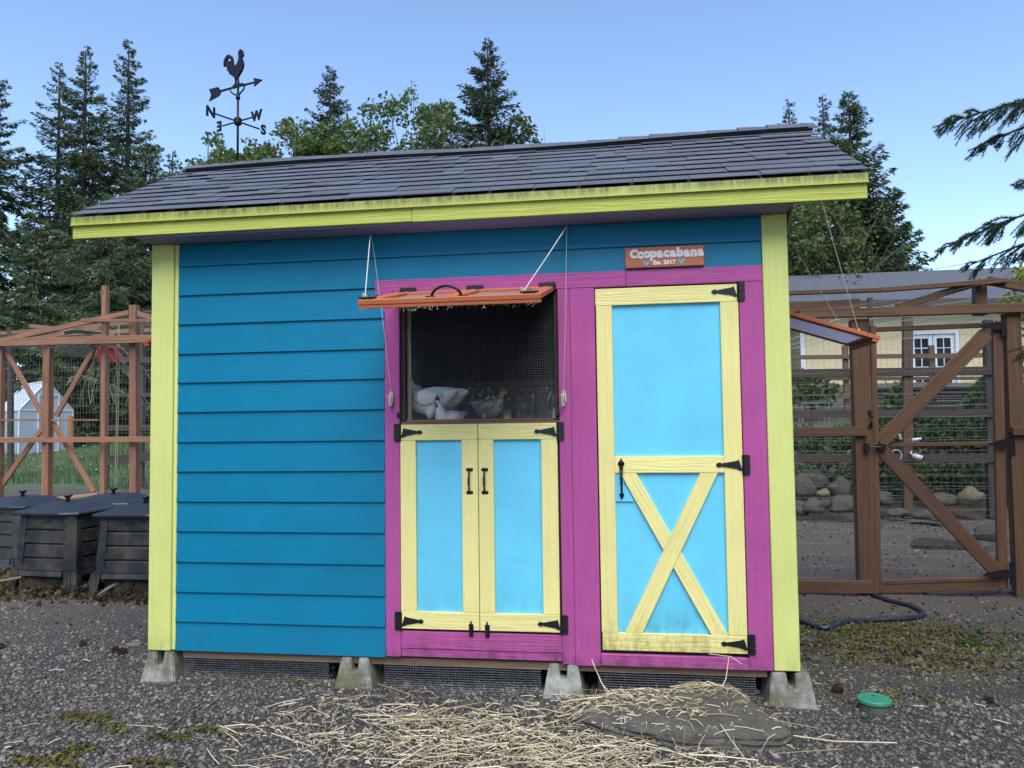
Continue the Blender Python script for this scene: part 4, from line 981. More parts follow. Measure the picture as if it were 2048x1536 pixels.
# small things lying in the yard
def pinecone(p, label, s_=.021, tilt=1.2):
    V, Fq = [], []
    b = MB(); 
    for k_ in range(9):
        t = k_ / 8; rr = s_ * (.35 + .75 * math.sin(math.pi * (t * .8 + .12))); zz = (t - .5) * s_ * 2.3
        for j in range(8):
            a = j * .785 + k_ * .39; ca_, sa_ = math.cos(a), math.sin(a); w_ = s_ * .30
            c = Vector((ca_ * rr, sa_ * rr, zz)); tn = Vector((-sa_, ca_, 0))
            b.add([c * .35 + Vector((0, 0, zz * .6)), c - tn * w_ + Vector((0, 0, s_*.05)), c * 1.12 + Vector((0, 0, s_*.16)), c + tn * w_ + Vector((0, 0, s_*.05)), c * .8 - Vector((0, 0, s_ * .1))], [(0,1,2,3), (4,3,2,1)])
    o = b.build('pine_cone', M['cone'], None, origin=(0, 0, 0)); m = Matrix.Translation((p[0], p[1], float(zg(p[0], p[1])) + s_ * .75)) @ Matrix.Rotation(random.uniform(0, 6), 4, 'Z') @ Matrix.Rotation(tilt, 4, 'X')
    o.matrix_basis = m; WM[o.name] = m; return tag(o, label, 'pine cone', 'pine cones on the gravel')
pinecone((-1.43, .50), 'brown pine cone at the far left edge of the gravel'); pinecone((-.895, .60), 'brown pine cone between the compost bins and the left pier')
pinecone((-.585, .50), 'brown pine cone, left one of the pair beside the left pier', .022); pinecone((-.50, .45), 'brown pine cone, right one of the pair beside the left pier', .024)
pinecone((-1.24, -.10), 'brown pine cone lying alone on the lower left gravel')
pinecone((3.889, .18), 'brown pine cone between the mossy right pier and the green lid', .024); pinecone((4.634, .159), 'brown pine cone right of the green valve lid', .022); pinecone((4.55, .9), 'brown pine cone on the moss behind the green lid', .02)
for p, s_, l in (((1.640, -0.418, -0.160), .05, 'pale flat stone on the gravel left of the straw'), ((0.844, -0.702, -0.160), .03, 'small light stone beside the brown moss patch'), ((-0.534, 0.633, -0.160), .05, 'pale grey stone on the earth left of the left pier')):
    V_, f_ = lumpy([(p[0] - s_, p[1] - s_*.4), (p[0], p[1] - s_*.7), (p[0] + s_, p[1] - s_*.2), (p[0] + s_*.7, p[1] + s_*.6), (p[0] - s_*.5, p[1] + s_*.5)], [(1, -.18), (1, -.160), (.85, -.150), (.4, -.146), (.05, -.146)], p[0], .006, 20, 30)
    tag(MB().add(V_, f_).build('pale_stone', M['gravel'], None), l, 'stone', 'pale stones on the gravel')
# green valve box
vb = thing('valve_box', 'round green plastic valve box lid standing proud of the gravel right of the coop', 'valve box', (4.008, -.055, -.17))
MB().lathe([(.072, -.07), (.076, .030)], (4.008, -.055, -.155), 24).build('rim', M['liddk'], vb, True)
b = MB().lathe([(.078, 0), (.083, .003), (.083, .016), (.079, .020), (.070, .022), (.068, .0205), (.012, .0215), (.002, .0215)], (4.008, -.055, -.124), 32)
for a in range(8): b.box((4.008 + .035 * math.cos(a * .785) - .004, -.055 + .035 * math.sin(a * .785) - .004, -.1045), (4.008 + .035 * math.cos(a * .785) + .004, -.055 + .035 * math.sin(a * .785) + .004, -.1015))
b.build('lid', M['lid'], vb)
MB().box((4.003, -.035, -.1028), (4.018, -.025, -.1008)).build('key_slot', M['black'], vb)
# hose
hp = [(4.02, 2.30), (4.03, 1.95), (4.04, 1.72), (4.07, 1.54), (4.13, 1.455), (4.22, 1.53), (4.30, 1.70), (4.42, 1.80), (4.62, 1.858), (4.78, 1.88), (4.90, 1.94), (4.99, 2.05), (5.03, 2.18), (5.06, 2.36), (5.06, 2.55), (4.96, 2.78), (4.92, 3.05), (4.95, 3.35), (5.1, 3.8)]
tag(MB().tube([(p[0], p[1], float(zg(*p)) + .020) for p in hp], .019, 10).build('garden_hose', M['hose'], None, True), 'thick dark blue hose lying in a bend on the mossy ground by the gate', 'hose')
# small weeds
def weed(p, label, s_=.05, n=14):
    P = np.array([(p[0] + random.gauss(0, s_ * .45), p[1] + random.gauss(0, s_ * .45), float(zg(p[0], p[1])) + .015 + random.random() * s_ * .8) for _ in range(n)])
    o = leafquads(P, s_ * .5, M['shrub'], 'weed', kind='stuff'); return tag(o, label, 'weed', 'small weeds in the gravel')
weed((0.589, -0.695, -0.160), 'tiny green weed on the lower left gravel near the brown moss'); weed((0.664, -0.635, -0.160), 'slightly taller green weed, right of a tiny one on the lower left gravel', .05, 12)
weed((3.929, -0.208, -0.160), 'small weed growing at the foot of the green valve box', .05); weed((4.973, 1.180, -0.160), 'clump of weeds on the moss at the right edge', .09, 26); weed((0.560, -0.813, -0.160), 'faint weed beside the pale small stone', .05)

# ------------------------------------------------------------------ hens behind the wire
def loft(spine, n=16):
    V = []
    for i, (x, z, rn, ry, *yo) in enumerate(spine):
        a, c = spine[max(i-1, 0)], spine[min(i+1, len(spine)-1)]; d = Vector((c[0]-a[0], 0, c[1]-a[1])).normalized(); nn = Vector((-d.z, 0, d.x)); y0 = yo[0] if yo else 0
        for k_ in range(n):
            t = 2 * math.pi * k_ / n; p = Vector((x, y0, z)) + nn * (math.cos(t) * rn) + Vector((0, 1, 0)) * (math.sin(t) * ry); V.append(p)
    f = [(i*n+k_, i*n+(k_+1) % n, (i+1)*n+(k_+1) % n, (i+1)*n+k_) for i in range(len(spine)-1) for k_ in range(n)] + [tuple(range(n))[::-1], tuple(range((len(spine)-1)*n, len(spine)*n))]
    return V, f
def hen(label, loc, rz, s_, mat, sit=0.0, headup=0.0, combs=1.0):
    t_ = thing('hen', label, 'hen', loc); T = Matrix.Translation(Vector(loc)) @ Matrix.Rotation(rz, 4, 'Z') @ Matrix.Scale(s_, 4)
    dz = -sit; hu = headup
    sp = [(.232,.268+dz,.008,.026), (.196,.256+dz,.026,.040), (.146,.236+dz,.056,.054), (.095,.222+dz,.088,.078), (.03,.192+dz,.105,.100), (-.035,.184+dz,.108,.104), (-.09,.198+dz,.098,.090), (-.128,.232+dz,.074,.068), (-.148,.272+dz+hu*.3,.052,.050), (-.158,.308+dz+hu*.6,.038,.038), (-.166,.342+dz+hu,.033,.031), (-.182,.366+dz+hu,.029,.027), (-.203,.366+dz+hu,.020,.019), (-.216,.360+dz+hu,.009,.009)]
    V, f = loft(sp, 18); h = 0
    V = [T @ (v + Vector(noise.noise_vector(v * 26)) * .005) for v in V]
    b = MB().add(V, f); o = b.build('body', mat, t_, True)
    md = o.modifiers.new('smooth', 'SUBSURF'); md.levels = 1; md.render_levels = 1
    hz = .362 + dz + hu
    def pt(x, y, z): return T @ Vector((x, y, z))
    for sy in (-1, 1):                                 # wings: overlapping flattened teardrops
        wv, wf = loft([(.13,.235+dz,.012,.008,sy*.062), (.08,.222+dz,.042,.016,sy*.083), (.02,.212+dz,.060,.020,sy*.097), (-.04,.214+dz,.056,.020,sy*.098), (-.085,.224+dz,.030,.014,sy*.088), (-.10,.228+dz,.006,.006,sy*.080)], 12)
        MB().add([T @ v for v in wv], wf).build('wing', mat, t_, True)
        b = MB(); b.lathe([(.0005,-.005),(.0042,-.0025),(.0052,0),(.0042,.0025),(.0005,.005)], (0,0,0), 8); b.v = [tuple(T @ (Vector(v) + Vector((-.190, sy*.0255, hz + .006)))) for v in b.v]; b.build('eye', M['eye'], t_, True)
    b = MB(); b.add([T @ v for v in loft([(-.207, hz-.001, .010, .009), (-.222, hz-.004, .007, .006), (-.238, hz-.012, .0015, .0015)], 8)[0]], loft([(0,0,1,1),(1,0,1,1),(2,0,1,1)], 8)[1]); b.build('beak', M['beak'], t_, True)
    c_ = combs; prof = [(-.214, hz+.012), (-.220, hz+.022), (-.216, hz+.020+.020*c_), (-.205, hz+.026+.010*c_), (-.200, hz+.026+.030*c_), (-.190, hz+.027+.012*c_), (-.182, hz+.027+.030*c_), (-.173, hz+.024+.010*c_), (-.162, hz+.022+.020*c_), (-.160, hz+.014), (-.18, hz+.018)]
    MB().prism(prof, lambda a, c, t: tuple(T @ Vector((a, t, c))), -.004, .004).build('comb', M['comb'], t_)
    for sy in (-1, 1):
        b = MB(); b.lathe([(.001, -.024*c_-.004), (.009, -.018*c_), (.0085, -.006), (.004, .004)], (0, 0, 0), 8); b.v = [tuple(T @ (Vector((v[0], v[1]*.5, v[2])) + Vector((-.204, sy*.010, hz - .012)))) for v in b.v]; b.build('wattle', M['comb'], t_, True)
    if not sit:
        for sy in (-1, 1):
            b = MB(); b.tube([pt(.03, sy*.045, .15), pt(.02, sy*.046, .085), pt(.015, sy*.046, .060)], [.048*s_, .030*s_, .012*s_], 10); b.build('thigh', mat, t_, True)
            b = MB(); b.tube([pt(.015, sy*.046, .07), pt(.012, sy*.046, .004)], .007*s_, 6)
            for dx, dy in ((-.05, 0), (-.04, .022), (-.04, -.022), (.025, 0)): b.tube([pt(.012, sy*.046, .006), pt(.012+dx, sy*.046+dy, .004)], .005*s_, 5)
            b.build('leg', M['beak'], t_, True)
    return t_
hen('white hen standing at the left edge of the window with its head raised', (1.652, .165, 1.292), R(-6), .78, M['feather'], 0, .005, .5)
hen('white hen behind the others with only its back and pale tail showing', (1.690, .28, 1.300), R(10), .76, M['feather'], 0, -.07, .5)
hen('white hen sitting low behind the wire with bright red comb facing the yard', (1.785, .128, 1.290), R(62), .58, M['feather'], .135, .010, 1.6)
hen('grey speckled hen standing right of the white hens', (1.985, .26, 1.293), R(168), .52, M['feather2'], 0, .01, .4)

# ------------------------------------------------------------------ compost bins
def make_bin(label, loc, rz=0.0):
    t_ = thing('compost_bin', label, 'compost bin', loc, 'black plastic compost bins left of the coop', rz); m = M['bin']; X0 = WM[t_.name]
    def put(b, name, **k_):
        b.v = [tuple(X0 @ Vector(v)) for v in b.v]; return b.build(name, m, t_, **k_)
    hb, ht, z0, z1 = .335, .30, .19, .715
    hw = lambda z: hb + (ht - hb) * (z - 0) / z1
    b = MB(); a, c = hw(z0) - .03, hw(z1) - .03
    for s_ in (0, 1, 2, 3):
        q = Matrix.Rotation(s_ * math.pi / 2, 4, 'Z'); vv = [q @ Vector(p) for p in ((-a, -a, z0), (a, -a, z0), (a, -a + .01, z0), (-a, -a + .01, z0), (-c, -c, z1), (c, -c, z1), (c, -c + .01, z1), (-c, -c + .01, z1))]
        b.add(vv, [(3,2,1,0),(4,5,6,7),(0,1,5,4),(1,2,6,5),(2,3,7,6),(3,0,4,7)])
    put(b, 'shell')
    zs = [.20, .32, .445, .57, .712]
    for s_ in range(4):
        q = Matrix.Rotation(s_ * math.pi / 2, 4, 'Z')
        for za, zb in zip(zs[:-1], zs[1:]):
            b = MB(); za_, zb_ = za + .006, zb - .006; wa, wb = hw(za_), hw(zb_)
            cut = .105
            vv = [(-wa+cut, -wa+.018, za_), (wa-cut, -wa+.018, za_), (wb-cut, -wb+.018, zb_), (-wb+cut, -wb+.018, zb_), (-wa+cut, -wa+.004, za_+.006), (wa-cut, -wa+.004, za_+.006), (wb-cut, -wb+.010, zb_-.010), (-wb+cut, -wb+.010, zb_-.010)]
            b.add([q @ Vector(p) for p in vv], [(0,1,2,3),(7,6,5,4),(0,4,5,1),(1,5,6,2),(2,6,7,3),(3,7,4,0)]); put(b, 'panel')
        b = MB(); zc = .215                                # corner column, flared foot below
        for (za, zb, k0, k1) in ((zc, .712, 0, 0), (.0, zc - .004, .035, .018)):
            wa, wb = hw(za) + k0, hw(zb) + k1; d = .105
            poly = lambda w_, d=d: [(w_-d, -w_), (w_-.035, -w_), (w_, -w_+.035), (w_, -w_+d), (w_-.02, -w_+d), (w_-d, -w_+.03)]
            P0 = [q @ Vector((*p, za)) for p in poly(wa)]; P1 = [q @ Vector((*p, zb)) for p in poly(wb)]; nn = len(P0)
            b.add(P0 + P1, [tuple(range(nn))[::-1], tuple(range(nn, 2*nn))] + [(i, (i+1) % nn, nn+(i+1) % nn, nn+i) for i in range(nn)])
        for e in (.03, .07):
            za, zb = .0, .70
            b.bar(q @ Vector((hw(za) + .030 - e - .0, -hw(za) - .034, za)), q @ Vector((hw(.2) + .016 - e, -hw(.2) - .020, .205)), .008, .008, q @ Vector((0, -1, 0)))
        put(b, 'corner_leg')
        b = MB(); w_ = hw(.2); b.bar(q @ Vector((-w_+.10, -w_-.012, .185)), q @ Vector((w_-.10, -w_-.012, .185)), .045, .030, q @ Vector((0, -1, .3))); put(b, 'lower_lip')
    b = MB(); w_ = hw(.64); b.bar(Vector((-.035, -w_ - .002, .645)), Vector((.035, -w_ - .002, .652)), .012, .012); put(b, 'pull_lip')
    b = MB(); L = .33                                      # hipped lid with a raised saddle
    ring = [(-L, -L), (L*.55, -L-.012), (L, -L*.85), (L+.01, L*.55), (L*.85, L), (-L*.55, L+.01), (-L, L*.85)]
    lay = [(1.0, .700), (1.015, .715), (1.0, .728), (.80, .748), (.55, .785), (.40, .797), (.18, .800)]
    n_ = len(ring); vv = [(x*s_, y*s_, z) for s_, z in lay for x, y in ring]
    b.add(vv, [(i*n_+k_, i*n_+(k_+1) % n_, (i+1)*n_+(k_+1) % n_, (i+1)*n_+k_) for i in range(len(lay)-1) for k_ in range(n_)] + [tuple(range(n_))[::-1], tuple(range((len(lay)-1)*n_, len(lay)*n_))]); lid = put(b, 'lid')
    b = MB().lathe([(.020, 0), (.018, .03), (.030, .045), (.042, .052), (.044, .062), (.012, .064)], (-.02, -.02, .797), 12); b.v = [tuple(X0 @ Vector(v)) for v in b.v]; b.build('knob', m, lid, True)
    return t_
bz = lambda x, y: float(zg(x, y)) - .012
bin1 = make_bin('black compost bin, front left, with brown smeared panels and a flared right leg', (-2.40, 2.385, bz(-2.4, 2.38)), R(-4))
KIDS_ROOT = bin1
for (x, y, rz, l) in ((-1.585, 2.36, R(6), 'black compost bin nearest the coop, half hidden by the lime corner board'),
                   (-3.42, 3.02, R(-6), 'black compost bin cut off by the left edge of the picture'),
                   (-2.57, 3.28, R(3), 'black compost bin in the back row, lid showing between the two front bins'),
                   (-1.72, 3.25, R(-3), 'black compost bin in the back row, right behind the corner board')):
    dup(bin1, None, (x + 2.40, y - 2.385, bz(x, y) - bz(-2.4, 2.38)), rz, l)
n = 2600; P = np.stack([rng.uniform(-3.3, -1.1, n), 2.10 + rng.normal(0, .16, n), np.zeros(n)], 1); P[:, 1] += .12 * (rng.uniform(0, 1, n) < .4)
P[:, 2] = zg(P[:, 0], P[:, 1]) + np.abs(rng.normal(0, .03, n)) + np.clip((P[:, 1] - 2.0) * .55, 0, .15) * rng.uniform(0, 1, n)
tag(leafquads(P, .045, M['compost'], 'compost_litter', kind='stuff'), 'rotting leaves and compost spilling from the bins', 'compost')
b = MB()
for bx, by in ((-2.40, 2.38), (-1.585, 2.36)):
    V_, f_ = lumpy([(bx-.26, by-.27), (bx, by-.33), (bx+.26, by-.27), (bx+.27, by+.25), (bx-.27, by+.25)], [(1, -.2), (.98, -.12), (.9, -.02), (.7, .04), (.3, .06), (.05, .06)], bx, .05, 26, 9); b.add(V_, f_)
tag(b.build('compost_heap', plain('dark_rotting_compost', (.022, .015, .010), .95, 0, .6, 30, .8, .02), None, kind='stuff'), 'dark compost inside the open bin hatches', 'compost')
for p0, p1, l in (((-2.98, 1.98, -.11), (-2.60, 2.02, -.02), 'thin pale branch poking from the leftmost bin hatch'), ((-1.78, 1.93, -.15), (-1.66, 2.06, -.06), 'short thick stick leaning at the hatch of the right bin')):
    a, c = Vector(p0), Vector(p1); tag(MB().tube([a, a.lerp(c, .5) + Vector((0, 0, .012)), c], [.012, .015, .012], 7).build('stick', M['twig'], None, True), l, 'stick')

# ------------------------------------------------------------------ chicken runs
def weld(name, x0, x1, z0, z1, y, sx, sz, r, parent, slope=0.0, wob=.004):
    b = MB()
    for i in range(int((x1 - x0) / sx) + 1):
        x = x0 + i * sx; b.tube([(x + wob * math.sin(q * 1.7 + i * .9), y + wob * math.sin(q + i * .37), z0 + slope * (x - x0) + (z1 - z0) * q / 4) for q in range(5)], r, 3, False)
    for j in range(int((z1 - z0) / sz) + 1):
        z = z0 + j * sz; b.tube([(x0 + (x1 - x0) * q / 8, y + r * 2 + wob * math.sin(q * 2.3 + j), z + slope * (x1 - x0) * q / 8 + wob * math.sin(q * 1.9 + j * 1.3)) for q in range(9)], r, 3, False)
    return b.build(name, M['wire2'], parent, kind='stuff')
def mem(name, P, Q, w_, t_, mat, parent, dy=0.0, over=0.0):
    P, Q = Vector(P), Vector(Q); P.y += dy; Q.y += dy
    return board(name, P, Q, w_, t_, mat, parent, over=over)
cdr, cd2 = M['cedar'], M['cedar2']
lr = thing('chicken_run', 'open cedar frame run with crossed braces and wire roof left of the coop', 'chicken run', (-7.3, 8, .0))
mem('top_beam', (-8.853, 8.000, 2.849), (-4.224, 8.000, 2.824), .135, .09, cdr, lr, -.09)
mem('middle_rail', (-8.808, 8.000, 1.127), (-4.211, 8.000, 1.102), .092, .05, cdr, lr, -.09)
mem('post', (-7.285, 8.000, 2.726), (-7.260, 8.000, -0.021), .135, .12, cdr, lr); mem('stile', (-7.212, 8.000, 2.724), (-7.188, 8.000, 0.023), .035, .05, cdr, lr, -.075)
mem('post', (-8.228, 8.000, 2.814), (-8.201, 8.000, -0.024), .11, .10, cdr, lr)
mem('post', (-6.270, 8.000, 3.817), (-6.254, 8.000, 0.042), .085, .10, cdr, lr, .10)
mem('post', (-5.677, 8.000, 3.443), (-5.623, 8.000, 0.155), .125, .13, cdr, lr, .05)
mem('brace', (-8.145, 8.000, 2.695), (-7.368, 8.000, 1.500), .085, .04, cdr, lr, .03); mem('brace', (-6.402, 8.000, 2.746), (-7.135, 8.000, 1.532), .085, .04, cdr, lr, .03)
mem('brace', (-8.208, 8.000, 0.284), (-7.366, 8.000, 1.377), .085, .04, cdr, lr, .03); mem('brace', (-7.191, 8.000, 1.410), (-6.380, 8.000, 0.206), .085, .04, cdr, lr, .03)
mem('gate_rail', (-8.186, 8.000, 1.476), (-7.299, 8.000, 1.464), .030, .04, cdr, lr, -.02); mem('gate_rail', (-7.182, 8.000, 1.463), (-6.285, 8.000, 1.451), .030, .04, cdr, lr, -.02)
mem('sill_plank', (-7.710, 8.000, 0.030), (-6.265, 8.000, 0.171), .055, .04, M['tan'], lr, -.03); mem('sill_plank', (-6.037, 8.000, 0.129), (-4.385, 8.000, 0.139), .06, .14, cdr, lr, -.05)
mem('rafter', (-8.851, 8.000, 2.795), (-5.761, 8.000, 3.314), .085, .045, cdr, lr, .02); mem('rafter', (-5.590, 8.000, 3.291), (-4.225, 8.000, 2.893), .085, .045, cdr, lr, .02)
mem('purlin', (-6.564, 8.000, 3.191), (-4.226, 8.000, 3.099), .055, .04, cdr, lr, -.11)
for (a, c_) in (((-11.700, 11.000, 3.092), (-8.517, 11.000, 3.499)), ((-10.217, 11.000, 3.585), (-8.156, 11.000, 3.303)), ((-9.357, 11.000, 3.382), (-5.945, 11.000, 3.420)), ((-13.135, 12.500, 3.613), (-7.946, 12.500, 3.841))):
    mem('rear_rafter', a, c_, .09, .05, cdr, lr)
mem('post', (-4.299, 8.000, 2.964), (-4.276, 8.000, 0.072), .11, .10, cdr, lr)
mem('rear_post', (-8.371, 11.000, 4.097), (-8.330, 11.000, -0.074), .11, .10, M['grey_rail'], lr); mem('rear_post', (-7.511, 11.000, 3.631), (-7.488, 11.000, -0.020), .10, .10, M['grey_rail'], lr); mem('rear_post', (-12.039, 12.500, 3.789), (-11.928, 12.500, 0.089), .11, .1, M['grey_rail'], lr)
for a, c_, w_ in (((-8.399, 11.000, 1.312), (-5.928, 11.000, 1.284), .125), ((-8.388, 11.000, 0.591), (-5.925, 11.000, 0.820), .19), ((-8.077, 11.000, 2.779), (-5.939, 11.000, 2.705), .13), ((-8.410, 11.000, 2.026), (-5.934, 11.000, 1.982), .075)):
    mem('rear_rail', a, c_, w_, .04, M['grey_rail'], lr, -.07)
weld('wire_mesh', -8.75, -4.4, .06, 2.78, 8.07, .062, .125, .0016, lr, .012)
b = MB()                                               # slack poultry wire laid over the rafters
for i in range(44):
    x = -9.0 + i * .09; b.tube([(x + .02 * math.sin(q + i), 8.0 + q * .75, 2.90 + max(0, min(.42, (x + 8.9) * .14)) + .03 * math.sin(q * 1.3 + i * .7)) for q in range(6)], .0022, 3, False)
for j in range(30):
    y = 8.0 + j * .13; b.tube([(-9.0 + q * .5, y + .02 * math.sin(q + j), 2.90 + max(0, min(.42, (q * .5 - .1) * .14)) + .03 * math.sin(j * .43 + q * 1.3)) for q in range(9)], .0022, 3, False)
b.build('roof_netting', M['wire2'], lr, kind='stuff')
b = MB().tube([(-6.376, 8.600, 3.189), (-6.376, 8.600, 1.817), (-6.401, 8.600, 0.116)], .006, 5).tube([(-6.346, 8.600, 3.188), (-6.346, 8.600, 1.817), (-6.361, 8.600, 0.116)], .005, 5)
tag(b.build('yellow_rope', plain('pale_yellow_rope', (.45, .47, .20), .8, 0, .1, 60, 0), None), 'doubled pale yellow rope hanging inside the left run', 'rope')
pl = thing('hanging_planter', 'red plastic planter box with trailing dry vines hung in the left run', 'planter', (-6.465, 8.500, 2.623))
pc = Vector((-6.465, 8.500, 2.623)); b = MB(); b.add([pc + Vector(p) for p in ((-.15,-.1,-.125),(.15,-.1,-.125),(.15,.1,-.125),(-.15,.1,-.125),(-.175,-.12,.125),(.175,-.12,.125),(.175,.12,.125),(-.175,.12,.125))], [(3,2,1,0),(4,5,6,7),(0,1,5,4),(1,2,6,5),(2,3,7,6),(3,0,4,7)]); b.build('box', M['red'], pl)
b = MB().box((pc.x-.19, pc.y-.135, pc.z+.10), (pc.x+.19, pc.y+.135, pc.z+.135)); b.build('rim', M['red'], pl)
b = MB()
for i in range(16):
    p = pc + Vector((random.uniform(-.2, .2), -.12, .13)); pts = [p.copy()]
    d = Vector((random.uniform(-.09, .09), random.uniform(-.03, .02), .03))
    for q in range(9): p = p + d; d = d * .85 + Vector((random.uniform(-.06, .06), random.uniform(-.02, .02), -.045)); pts.append(p.copy())
    b.tube(pts, .0045, 4, False)
b.build('vine', plain('dry_vine', (.34, .29, .22), .85, 0, .15, 20, 0), pl, kind='stuff')

rr = thing('chicken_run', 'tall dark cedar run with a braced wire gate right of the coop', 'chicken run', (5.6, 3.15, -.2))
mem('top_beam', (4.370, 3.150, 2.265), (7.110, 3.150, 2.258), .082, .06, cd2, rr, -.07)
mem('upper_beam', (3.862, 3.150, 2.319), (4.925, 3.150, 2.361), .085, .05, cd2, rr, .02)
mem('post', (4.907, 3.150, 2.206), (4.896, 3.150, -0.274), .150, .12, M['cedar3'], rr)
mem('post', (6.188, 3.150, 2.218), (6.177, 3.150, -0.274), .125, .10, cd2, rr)
mem('middle_rail', (3.832, 3.150, 1.183), (4.920, 3.150, 1.194), .085, .045, cd2, rr, -.08); mem('middle_rail', (6.124, 3.150, 1.181), (7.059, 3.150, 1.188), .075, .045, cd2, rr, -.07)
mem('bottom_rail', (3.795, 3.150, -0.200), (4.929, 3.150, -0.184), .112, .05, cd2, rr, -.08)
mem('rafter', (5.246, 3.150, 2.313), (5.974, 3.150, 2.522), .06, .045, cd2, rr, .03); mem('rafter', (6.024, 3.150, 2.529), (7.111, 3.150, 2.266), .075, .045, cd2, rr, .03)
mem('purlin', (3.866, 3.150, 2.474), (5.101, 3.150, 2.470), .038, .05, cd2, rr, -.02); mem('purlin', (5.101, 3.150, 2.470), (6.163, 3.150, 2.515), .042, .05, cd2, rr, -.021)
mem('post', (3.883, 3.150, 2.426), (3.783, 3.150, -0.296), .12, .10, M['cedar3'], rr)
mem('king_post', (5.979, 3.150, 2.549), (5.974, 3.150, 2.225), .095, .09, cd2, rr, .09)
gt = board('gate', (5.031, 3.150, 1.067), (5.993, 3.150, 1.072), .036, .036, cd2, rr)
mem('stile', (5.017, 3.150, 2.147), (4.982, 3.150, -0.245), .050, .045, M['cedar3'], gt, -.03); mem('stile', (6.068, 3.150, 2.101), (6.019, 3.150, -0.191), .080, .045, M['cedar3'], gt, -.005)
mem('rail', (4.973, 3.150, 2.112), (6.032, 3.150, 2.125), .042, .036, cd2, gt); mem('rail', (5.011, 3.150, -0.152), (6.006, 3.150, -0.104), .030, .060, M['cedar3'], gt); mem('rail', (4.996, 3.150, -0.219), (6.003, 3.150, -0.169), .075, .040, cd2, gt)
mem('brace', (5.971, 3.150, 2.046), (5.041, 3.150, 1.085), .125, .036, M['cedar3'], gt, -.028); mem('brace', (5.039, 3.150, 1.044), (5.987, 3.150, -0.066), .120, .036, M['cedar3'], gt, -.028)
for (u0, u1) in (((5.899, 3.150, 2.111), (6.081, 3.150, 2.110)), ((5.923, 3.150, 1.068), (6.104, 3.150, 1.075)), ((5.837, 3.150, -0.068), (6.057, 3.150, -0.056))):
    a, c_ = Vector(u0), Vector(u1); y = a.y - .06; b = MB()
    b.prism([(a.x, a.z), (a.x + .03, a.z + .014), (c_.x - .05, c_.z + .035), (c_.x, c_.z + .035), (c_.x, c_.z + .10), (c_.x + .045, c_.z + .10), (c_.x + .045, c_.z - .10), (c_.x, c_.z - .10), (c_.x, c_.z - .035), (c_.x - .05, c_.z - .035), (a.x + .03, a.z - .014)], lambda p, q, t: (p, t, q), y - .005, y + .005)
    b.build('hinge', M['black'], gt)
a = Vector((4.911, 3.150, 1.050)); b = MB().box((a.x-.02, a.y-.115, a.z-.035), (a.x+.02, a.y-.075, a.z+.035)).tube([(a.x, a.y-.10, a.z), (a.x+.12, a.y-.10, a.z+.002)], .010, 8).box((a.x+.09, a.y-.085, a.z-.025), (a.x+.17, a.y-.055, a.z+.025)); b.build('latch', M['black'], gt)
a = Vector((4.958, 3.150, 1.302)); b = MB().box((a.x-.02, a.y-.075, a.z-.075), (a.x+.02, a.y-.065, a.z-.055)).box((a.x-.02, a.y-.075, a.z+.055), (a.x+.02, a.y-.065, a.z+.075)).tube([(a.x, a.y-.07, a.z-.06), (a.x, a.y-.12, a.z-.02), (a.x, a.y-.12, a.z+.02), (a.x, a.y-.07, a.z+.06)], .009, 8); b.build('handle', M['black'], gt)
weld('wire_mesh', 4.99, 6.00, -.14, 2.08, 3.185, .052, .104, .0011, gt, .0)
weld('wire_mesh', 4.25, 4.86, -.14, 2.12, 3.225, .052, .104, .0011, rr, .0); weld('wire_mesh', 6.26, 7.3, -.14, 2.18, 3.225, .052, .104, .0011, rr, .0)
b = MB()                                               # sagging poultry wire roof
for i in range(50):
    x = 4.3 + i * .06; b.tube([(x + .01 * math.sin(q + i), 3.1 + q * .7, 2.26 + .26 * min(1, max(0, (x - 4.6) / 1.4)) + .03 * math.sin(q * 1.3 + i * .7)) for q in range(9)], .0007, 3, False)
for j in range(56):
    y = 3.1 + j * .1; b.tube([(4.3 + q * .375, y + .02 * math.sin(q + j), 2.26 + .26 * min(1, max(0, (q * .375 - .3) / 1.4)) + .03 * math.sin(j * .43 + q * 1.3)) for q in range(9)], .0007, 3, False)
b.build('roof_netting', M['wire2'], rr, kind='stuff')
# far frame of the right run
gy_ = M['grey_rail']
for a, c_, w_, dy in (((4.629, 8.700, 2.049), (10.633, 8.700, 2.002), .135, -.07), ((4.611, 8.700, 1.399), (10.601, 8.700, 1.345), .125, -.07), ((4.593, 8.700, 0.696), (10.567, 8.700, 0.669), .13, -.07)):
    mem('rear_rail', a, c_, w_, .04, gy_, rr, dy)
mem('rear_post', (7.219, 8.700, 2.905), (7.098, 8.700, -0.253), .135, .12, M['brown_rail'], rr); mem('rear_post', (8.389, 8.700, 2.819), (8.329, 8.700, -0.247), .12, .12, gy_, rr); mem('rear_post', (6.460, 8.000, 3.131), (6.391, 8.000, -0.127), .070, .07, gy_, rr); mem('rear_post', (10.189, 8.700, 2.761), (10.047, 8.700, -0.237), .12, .12, gy_, rr)
mem('rear_beam', (4.659, 8.700, 3.169), (10.686, 8.700, 3.081), .11, .05, gy_, rr)
weld('wire_mesh', 5.0, 9.8, -.2, 2.1, 8.66, .10, .10, .0016, rr, .0)

